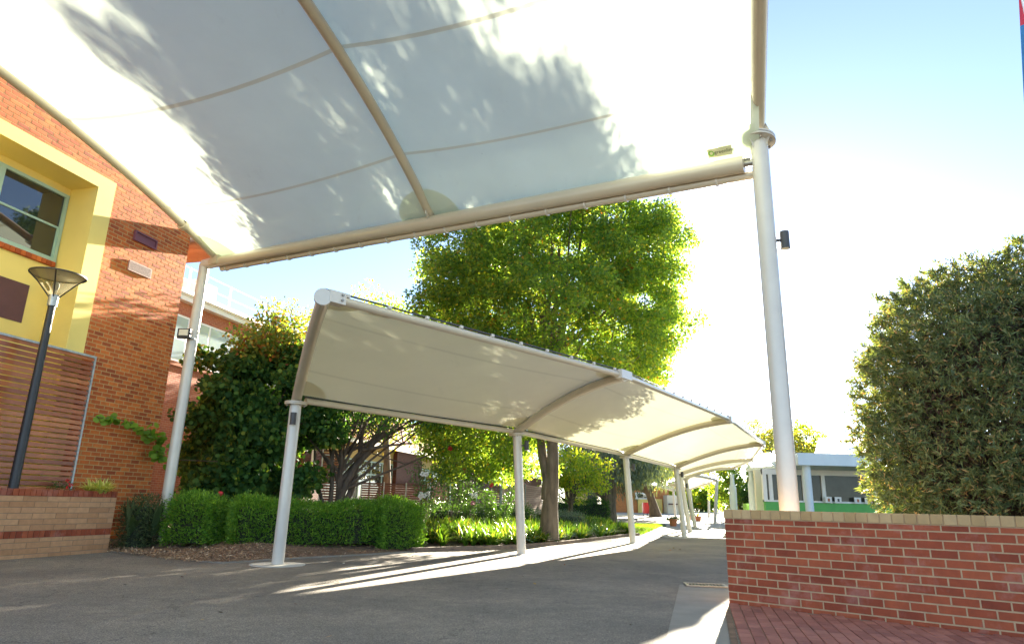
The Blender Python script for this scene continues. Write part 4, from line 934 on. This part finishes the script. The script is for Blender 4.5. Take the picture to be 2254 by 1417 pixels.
for k, (px, Y, yt, yc, rad, lf, lb) in enumerate([(1405, 82, 985, 1050, 4.5, 'lime', 'bright yellow green tree behind the cedar'), (1480, 90, 1010, 1060, 4.5, 'lime', 'bright tree beyond the distant canopy section'), (1310, 88, 960, 1030, 6, 'maple', 'green tree far behind the blue cedar'),
        (1545, 95, 1060, 1095, 3.5, 'maple', 'green tree at the far end of the path'), (1150, 70, 860, 980, 7, 'maple', 'green tree beyond the slat fences'), (930, 72, 830, 960, 7, 'olive', 'olive tree beyond the tiled roof'),
        (700, 60, 860, 960, 6.5, 'maple', 'green tree rising behind the brick wing'), (1702, 62, 905, 985, 4.4, 'olive', 'autumn tinted tree behind the tall front post'), (1760, 66, 935, 1000, 3.6, 'lime', 'yellow green tree left of the pale blue roof'), (1625, 52, 1020, 1075, 2.2, 'maple', 'dark tree behind the white veranda columns')]):
    simple_tree(lb, px, Y, yt, yc, rad, lf, 90, 80, rad*.17, .004*Y, seed=30+k, zlo=-1)
box_foliage('hedge', 'dark clipped hedge behind the post on the right of the path', 'hedge', [(at(1572, 1, 48)[0], 48), (at(1640, 1, 48)[0], 48.6)], 2.2, .25, 2.7, LEAF['redbud'], 500, .09, .045, .06, group='hedges along the path')
box_foliage('hedge', 'dark hedge at the foot of the yellow building beside the cedar', 'hedge', [(at(1225, 1, 42)[0], 42), (at(1318, 1, 43)[0], 43)], 1.2, .3, 1.5, LEAF['redbud'], 400, .09, .045, .06, group='hedges along the path')
# big clipped bush on the right
bc = (8.2, 10.3, 2.48); br_ = (2.56, 2.2, 2.56)
t = thing('clipped_bush', 'huge clipped bush of lance leaves rising behind the red wall at right', 'bush', (bc[0], bc[1], 0))
mb = MB()
for k in range(26):
    a = k*2.4; e = (bc[0]+math.cos(a)*2.0*(.4+.6*((k*7) % 10)/10), bc[1]+math.sin(a)*1.7, 1.2+3.4*((k*37) % 26)/26); limb(mb, (bc[0]+math.cos(a)*.2, bc[1]+math.sin(a)*.2, 0), e, .06, .014, .14, 6, k)
mb.build('branches', MAT['twig'], t, smooth=True)
n = 6500; d = unit(rng.normal(size=(n, 3))); d = d[d[:, 2] > -.85]; q = .80+.2*rng.random(len(d))**.5
az = np.arctan2(d[:, 1], d[:, 0]); w2 = 1+.035*np.sin(5*az+6*d[:, 2])+.03*np.sin(11*az-9*d[:, 2]+1)+.02*np.sin(17*d[:, 2]+3*az)
pw_ = np.abs(d[:, 2])**1.0; sq = 1+.10*np.abs(d[:, 2]*np.sqrt(1-d[:, 2]**2))*2
S = np.array(bc)+d*(q*w2*sq)[:, None]*np.array(br_)
per = 24; n = len(S)*per; B = np.repeat(S, per, 0); ax_ = unit(np.repeat(d, per, 0)*.9+np.repeat(rng.normal(size=(len(S), 3))*.6, per, 0)+np.array([0, 0, .25]))
tpos = rng.random((n, 1))*.13; P = B+ax_*tpos+rng.normal(size=(n, 3))*.012; D = unit(ax_*.75+rng.normal(size=(n, 3))*.75)
leaves('foliage', P, D, rng.uniform(.06, .125, n), .019*rng.uniform(.7, 1.3, n), LEAF['bush'], t, 'lance')
P2, D2 = clumps(S[::2], .2, 30); leaves('inner_leaves', P2-(P2-np.array(bc))*.10, D2, .08, .018, LEAF['bush'], t, 'lance')
P3 = np.array(bc)+unit(rng.normal(size=(30000, 3)))*np.array(br_)*(.55+.28*rng.random((30000, 1))); leaves('dead_twigs', P3, rng.normal(size=P3.shape), .2, .05, MAT['twig'], t, 'lance')

# ------------------------------------------------------------------ wing behind, left
W2 = (-13.46, 26.0); WA = math.atan2(FD[1], FD[0])
w2t = thing('brick_wing', 'two storey brick wing with white gutter behind the round leaved tree', 'building', (W2[0], W2[1], 0), WA)
MB().box(-12, 9.0, 0, 8, 0, 8.75).build('wall', MAT['wing_brick'], w2t, local=True)
mb = MB(); mb.box(-12, 9.2, -.30, 8, 8.755, 8.95); mb.box(-12, 9.25, -.36, 8, 8.952, 9.12); mb.build('eave', MAT['white'], w2t, local=True)
mb = MB(); mb.box(-12, 9.3, -.46, -.31, 9.0, 9.16); mb.build('gutter', MAT['white'], w2t, local=True)
mb = MB(); 
for s in np.arange(-2.5, 9.2, 2.55): mb.box(s, s+.06, -.25, -.19, 9.12, 10.2)
for z in (9.62, 10.15): mb.box(-12, 9.2, -.24, -.2, z, z+.03)
mb.build('railing', MAT['white'], w2t, local=True)
s0 = onplane(449, 640, W2, FD)[0]; s1 = onplane(492, 660, W2, FD)[0]
MB().box(s0, s1, .4, 1.3, 9.13, 10.15).build('roof_unit', MAT['cream'], w2t, local=True)
a = onplane(430, 735, W2, FD); b = onplane(430, 800, W2, FD)
wnd = MB().box(-3.2, 7.2, -.03, .0, b[1]-.15, a[1]+.55).build('window', MAT['white'], w2t, local=True)
mb = MB(); x = -3.1
while x < 7.0: mb.box(x, x+1.15, -.036, -.031, b[1]-.05, b[1]+.75); mb.box(x, x+1.15, -.036, -.031, b[1]+.83, a[1]+.47); x += 1.27
mb.build('pane', MAT['glassb'], wnd, local=True)
MB().box(-3.3, 7.3, -.09, -.001, b[1]-.32, b[1]-.152).build('sill', MAT['terra'], w2t, local=True)
# single storey wing
LO = (-7.2, 36.0); lw_ = thing('low_wing', 'single storey brick wing with tiled roof and cream yellow panels behind the trees', 'building', (LO[0], LO[1], 0), WA)
def lo(px, py=1040): return onplane(px, py, LO, FD)[0]
segs = [(660, 703, 'b'), (703, 867, 'w'), (867, 923, 'b'), (923, 1010, 'w'), (1010, 1050, 'b'), (1050, 1120, 'w'), (1120, 1190, 'b')]
bw = MB(); yw = MB()
for k, (a, b, ty) in enumerate(segs):
    s0, s1 = lo(a), lo(b)
    if ty == 'b': bw.box(s0, s1, -.15, .4, 0, 3.95)
    else:
        yw.box(s0, s1, .1, .3, 3.18, 3.95)
        o = MB(); nn = max(2, int((s1-s0)/1.15)); f = MB()
        for i in range(nn+1): xx = s0+(s1-s0)*i/nn; f.box(xx-.035, xx+.035, .08, .16, .9, 3.18)
        for z in (.9, 2.45, 3.11): f.box(s0, s1, .085, .155, z, z+.07)
        fr = f.build('window', MAT['sea'], lw_, local=True); MB().box(s0, s1, .12, .13, .95, 3.15).build('pane', MAT['glass'], fr, local=True); bw.box(s0, s1, .05, .3, 0, .9)
bw.box(lo(660), lo(1190), .42, 6, 0, 3.9)
bw.build('wall', MAT['dark_brick'], lw_, local=True); yw.build('panel', MAT['yellow2'], lw_, local=True)
sA, sB = lo(650), lo(1200)
MB().box(sA, sB, -.75, -.72, 3.82, 4.05).build('fascia', MAT['cream'], lw_, local=True)
mb = MB(); x = sA; 
for j in range(26):
    y0 = -.75+j*.31; z0 = 4.05+j*.14
    for i in range(int((sB-sA)/.45)): x = sA+i*.45; mb.add([(x, y0, z0+.03), (x+.43, y0, z0+.03), (x+.43, y0+.34, z0+.15), (x, y0+.34, z0+.15), (x, y0, z0-.02), (x+.43, y0, z0-.02)], [(0, 1, 2, 3), (4, 5, 1, 0)])
mb.build('roof', MAT['rooftile'], lw_, local=True)
MB().tube([(lo(673), -.25, 0), (lo(673), -.25, 3.8)], .05, 10).build('downpipe', MAT['white'], lw_, local=True)
# slat fences in the garden
def fence(label, p0, p1, Y0, Y1, ztop, mat, gap=.012, zb=.3, n_post=3, group='slat fences in the garden'):
    a = Vector(at(p0, 1060, Y0)); b = Vector(at(p1, 1060, Y1)); a.z = b.z = 0; d = b-a; L = d.length; t = thing('slat_fence', label, 'fence', tuple(a), math.atan2(d.y, d.x), group)
    mb = MB(); z = zb
    while z < ztop: mb.box(0, L, -.012, .012, z, z+.085); z += .085+gap
    mb.build('slats', mat, t, local=True)
    for k in range(n_post): x = L*k/(n_post-1); MB().box(x-.025, x+.025, -.06, -.013, 0, ztop+.04).build('post', MAT['galv'], t, local=True)
fence('tall dark slat screen beside the brick pier behind the leaning stems', 704, 752, 30, 30.6, 3.25, MAT['timber2'], .03, .2, 2)
fence('low dark slat fence in front of the cream yellow wing', 796, 942, 32, 33, 1.98, MAT['timber2'], .02, .2, 4)
fence('orange stained slat fence panel behind the white roses', 945, 990, 26.5, 27.5, 1.88, MAT['timber'], .012, .2, 2)
fence('shaded brown slat fence behind the rose bushes', 990, 1100, 27.6, 31, 2.0, MAT['timber2'], .015, .2, 3)
fence('pale weathered slat fence catching the sun left of the big trunk', 1103, 1196, 31, 40, 2.12, MAT['timber3'], .018, .2, 3)
# far buildings
def farblock(name, label, cat, boxes, Y, yaw=0.):
    b0 = at(boxes[0][1], boxes[0][4], Y); t = thing(name, label, cat, (b0[0], Y, tz(Y)))
    for (nm, x0, x1, y0, y1, dy, mat) in boxes:
        a = at(x0, y1, Y); b = at(x1, y0, Y); MB().box(a[0], b[0], Y-dy, Y+(4 if dy < .3 else -dy+.25)+dy*0, a[2] if y1 < 1118 else tz(Y)-.1, b[2]).build(nm, MAT[mat], t)
    return t
farblock('far_building', 'orange brick building with a strip window beyond the red cabinet', 'building', [('wall', 1352, 1472, 1072, 1130, .0, 'orange_wall'), ('panel', 1404, 1456, 1098, 1130, .31, 'yellow'), ('window', 1398, 1434, 1084, 1098, .35, 'white'), ('pane', 1403, 1430, 1087, 1095, .4, 'glass')], 76)
farblock('far_building', 'pale mauve walled shed right of the orange brick building', 'building', [('wall', 1470, 1502, 1090, 1130, .0, 'cream'), ('panel', 1471, 1500, 1108, 1110, .31, 'maroon')], 74)
farblock('far_building', 'bright yellow building glimpsed between the big trunk and the cedar', 'building', [('wall', 1252, 1312, 1040, 1130, .0, 'yellow'), ('window', 1293, 1312, 1084, 1110, .31, 'dark')], 54)
# red cabinet
q = at(1424, 1128, 65); t = thing('red_cabinet', 'red metal cabinet on legs beside the dark forked tree', 'cabinet', (q[0], 65, tz(65)))
mb = MB(); mb.bbox(q[0]-.40, q[0]+.08, 64.7, 65.2, tz(65)+.18, tz(65)+1.16, .02); mb.bbox(q[0]+.10, q[0]+.40, 64.72, 65.18, tz(65)+.18, tz(65)+1.15, .02); mb.build('body', MAT['redp'], t)
for xx in (-.34, 0, .3): MB().box(q[0]+xx, q[0]+xx+.05, 64.8, 65.1, tz(65)-.05, tz(65)+.18).build('leg', MAT['dark'], t)
# pots
def pot(label, px, py, Y, r, h, leafk, lr):
    x, y, _ = at(px, py, Y); z = tz(Y)+.01; t = thing('plant_pot', label, 'plant pot', (x, y, z), 0, 'terracotta pots on the path')
    MB().grid(rot_lathe(x, y, [(.02, z), (r*.68, z), (r*.95, z+h*.82), (r*1.05, z+h*.83), (r*1.05, z+h), (r*.93, z+h), (r*.9, z+h*.9), (.01, z+h*.9)], 24)).build('pot', MAT['terra'], t, smooth=True)
    if lr == 'strap': straps('plant', [(x, y, z+h*.9)]*1, 40, (.3, .5), .035, LEAF[leafk], t, up=.8)
    else:
        P, D = clumps(np.array([(x+a, y, z+h+.02) for a in (-.2, 0, .2)]), .2, 130, .5); leaves('plant', P, D, .08, .05, LEAF[leafk], t)
pot('terracotta pot with a low leafy plant left of the fourth post', 1482, 1158, 39.75, .25, .40, 'rose', 'x')
pot('terracotta pot with a spiky pale plant further down the path', 1537, 1147, 50.2, .24, .36, 'varieg', 'strap')
pot('terracotta pot half hidden behind the fifth post', 1524, 1146, 54, .22, .34, 'rose', 'x')

# ------------------------------------------------------------------ white building, right
rbd = thing('veranda_building', 'pale blue and white building with green band and window wall behind the red wall', 'building', (11.1, 26, 0))
d1 = ray(1686, 1020); tt = (3.3-HC)/d1[2]; Pk = (float(d1[0]*tt), float(d1[1]*tt))
P2 = (11.06, 26.); 
mb = MB(); mb.prism([P2, (24, 26.1), (24, 42), (Pk[0]+(42-Pk[1])*.45, 42), Pk], 2.84, 3.3); mb.build('eave', MAT['palebl'], rbd)
wl = MB(); wx0 = at(1683, 1080, 29)[0]
MB().box(wx0, 24, 29.0, 29.2, -.1, 1.5).build('green_band', MAT['greenp'], rbd)
MB().box(at(1641, 1080, 33.5)[0], at(1662, 1080, 33.5)[0], 33.5, 34, -.1, 1.45).build('lime_band', MAT['limep'], rbd)
wf = MB()
for px in (1683, 1696, 1770, 1812, 1925): x = at(px, 1080, 29)[0]; wf.box(x-.06, x+.10, 28.97, 29.12, 1.5, 2.84)
wf.box(wx0-.06, 24, 28.96, 29.13, 2.62, 2.84); wf.box(wx0-.06, 24, 28.955, 29.14, 1.50, 1.57)
wfo = wf.build('window', MAT['white'], rbd); MB().box(wx0, 24, 29.03, 29.05, 1.5, 2.7).build('pane', pbr('dim window glass', (.05, .05, .042), .12, .3, 1.5, spec=.25), wfo)
MB().box(at(1664, 1080, 31)[0], at(1683, 1080, 31)[0], 31.0, 31.2, -.1, 2.9).build('side_wall', MAT['cream'], rbd)
for px, Y, r in ((1779, 26.4, .155), (1655, 33, .17), (1613, 39, .2)):
    x = at(px, 1080, Y)[0]; zt = 2.84 if Y < 30 else 3.1
    MB().grid(rot_lathe(x, Y, [(r*1.0, -.1), (r, zt-.75), (r*.6, zt-.55), (r*.55, zt-.1), (r*.8, zt)] if Y > 30 else [(r, -.1), (r, zt)], 18)).build('column', MAT['palebl'], rbd, smooth=True)
# roofs
def quadroof(pts, name, mat, th=.06):
    mb = MB(); v = [Vector(p) for p in pts]; n = len(v); mb.add([*v, *[p-Vector((0, 0, th)) for p in v]], [tuple(range(n)), tuple(range(2*n-1, n-1, -1))]+[(i, i+n, (i+1) % n+n, (i+1) % n) for i in range(n)]); return mb.build(name, mat, rbd)
quadroof([at(1793, 1000, 27.5), at(1960, 1000, 27.5), at(1940, 962, 36), at(1802, 964, 36)], 'roof', MAT['palebl'])
quadroof([at(1838, 999, 27.2), at(1920, 999, 27.2), at(1925, 975, 31), at(1905, 972, 31)], 'roof', MAT['white'])
cr = MB(); a, b, c_, d_ = [Vector(at(*p)) for p in ((1641, 1029, 33), (1706, 1026, 30), (1752, 998, 33), (1672, 1001, 38))]
for i in range(24):
    for (u0, u1, dz) in ((i/24, (i+.5)/24, .05), ((i+.5)/24, (i+1)/24, 0)):
        cr.add([a.lerp(b, u0)+Vector((0, 0, dz)), a.lerp(b, u1)+Vector((0, 0, dz)), d_.lerp(c_, u1)+Vector((0, 0, dz)), d_.lerp(c_, u0)+Vector((0, 0, dz))], [(0, 1, 2, 3)])
cr.build('corrugated_roof', MAT['palebl'], rbd)
mb = MB(); mb.prism([tuple(a[:2]), tuple(b[:2]), tuple(c_[:2]), tuple(d_[:2])], 2.95, a.z-.03); mb.build('side_eave', MAT['palebl'], rbd)
for k, px in enumerate((1824, 1845, 1888, 1911)):
    x, _, z = at(px, 1099, 28.8); o = thing('display_card', ['white card with a small brown picture leaning left of the four in the window', 'white card with a small dark picture second from left in the window', 'white card with a brown picture third from left in the window', 'white card with a brown picture nearest the big bush in the window'][k], 'card', (x, 28.8, 1.5), 0, 'cards on the window ledge')
    MB().box(x-.14, x+.14, 28.80, 28.82, 1.51, 1.75).build('card', MAT['white'], o); MB().box(x-.03, x+.05, 28.79, 28.799, 1.56, 1.68).build('picture', MAT['terra'] if k != 1 else MAT['dark'], o)
# banner at the right edge
t = thing('banner', 'tall red and blue feather banner at the right edge above the bush', 'banner', (*at(2300, 600, 12.5)[:2], 0))
a, b = Vector(at(2240, -60, 12.5)), Vector(at(2255, 230, 12.5)); c_ = Vector(at(2330, 230, 12.5)); d_ = Vector(at(2330, -60, 12.5)); m1 = a.lerp(b, .42); m2 = d_.lerp(c_, .30)
for nm, q, mt_ in (('red_cloth', (a, m1, m2, d_), MAT['redp']), ('blue_cloth', (m1, b, c_, m2), pbr('blue cloth', (.03, .16, .36), .6, .2, 3))):
    mb = MB(); v = list(q); mb.add([*v, *[p+Vector((0, .01, 0)) for p in v]], [(0, 1, 2, 3), (7, 6, 5, 4), (0, 4, 5, 1), (2, 6, 7, 3)]); mb.build(nm, mt_, t)
p0 = Vector(at(2335, 400, 12.5)); MB().tube([(p0.x, 12.5, 0), (p0.x, 12.5, d_.z+.3)], .03, 10).build('pole', MAT['white'], t, smooth=True)
# fallen leaves and litter on the asphalt
FP = [(193, 1247), (18, 1345), (143, 1358), (525, 1301), (491, 1350), (483, 1347), (416, 1342), (445, 1365), (1137, 1228), (1250, 1210), (690, 1241), (70, 1262), (1475, 1195), (1540, 1188)]
P = [G(*p) for p in FP]+[(rng.uniform(-5, 6), rng.uniform(6, 28), .012) for _ in range(90)]
P = np.array([(x, y, tz(y)+.014) for x, y, z in P if edist(x, y) > .1 or True]); ok = [i for i, p in enumerate(P) if p[0] > np.interp(p[1], [7, 12.4, 13.4, 18.6, 28.2], [-8, -4.8, -4.3, .5, 5.2])]; P = P[ok]
D = rng.normal(size=P.shape); D[:, 2] *= .3; tag(leaves('fallen_leaves', P, D, rng.uniform(.03, .10, len(P)), rng.uniform(.02, .05, len(P)), island('dry leaves', [(0, (.35, .05, .03)), (.3, (.45, .3, .08)), (.6, (.14, .08, .04)), (1, (.5, .45, .35))], .8), shape='hex', Nn=unit(np.array([0, 0, 1])+rng.normal(size=P.shape)*.3)), 'few dry red and yellow leaves scattered on the asphalt', 'fallen leaves', kind='stuff')
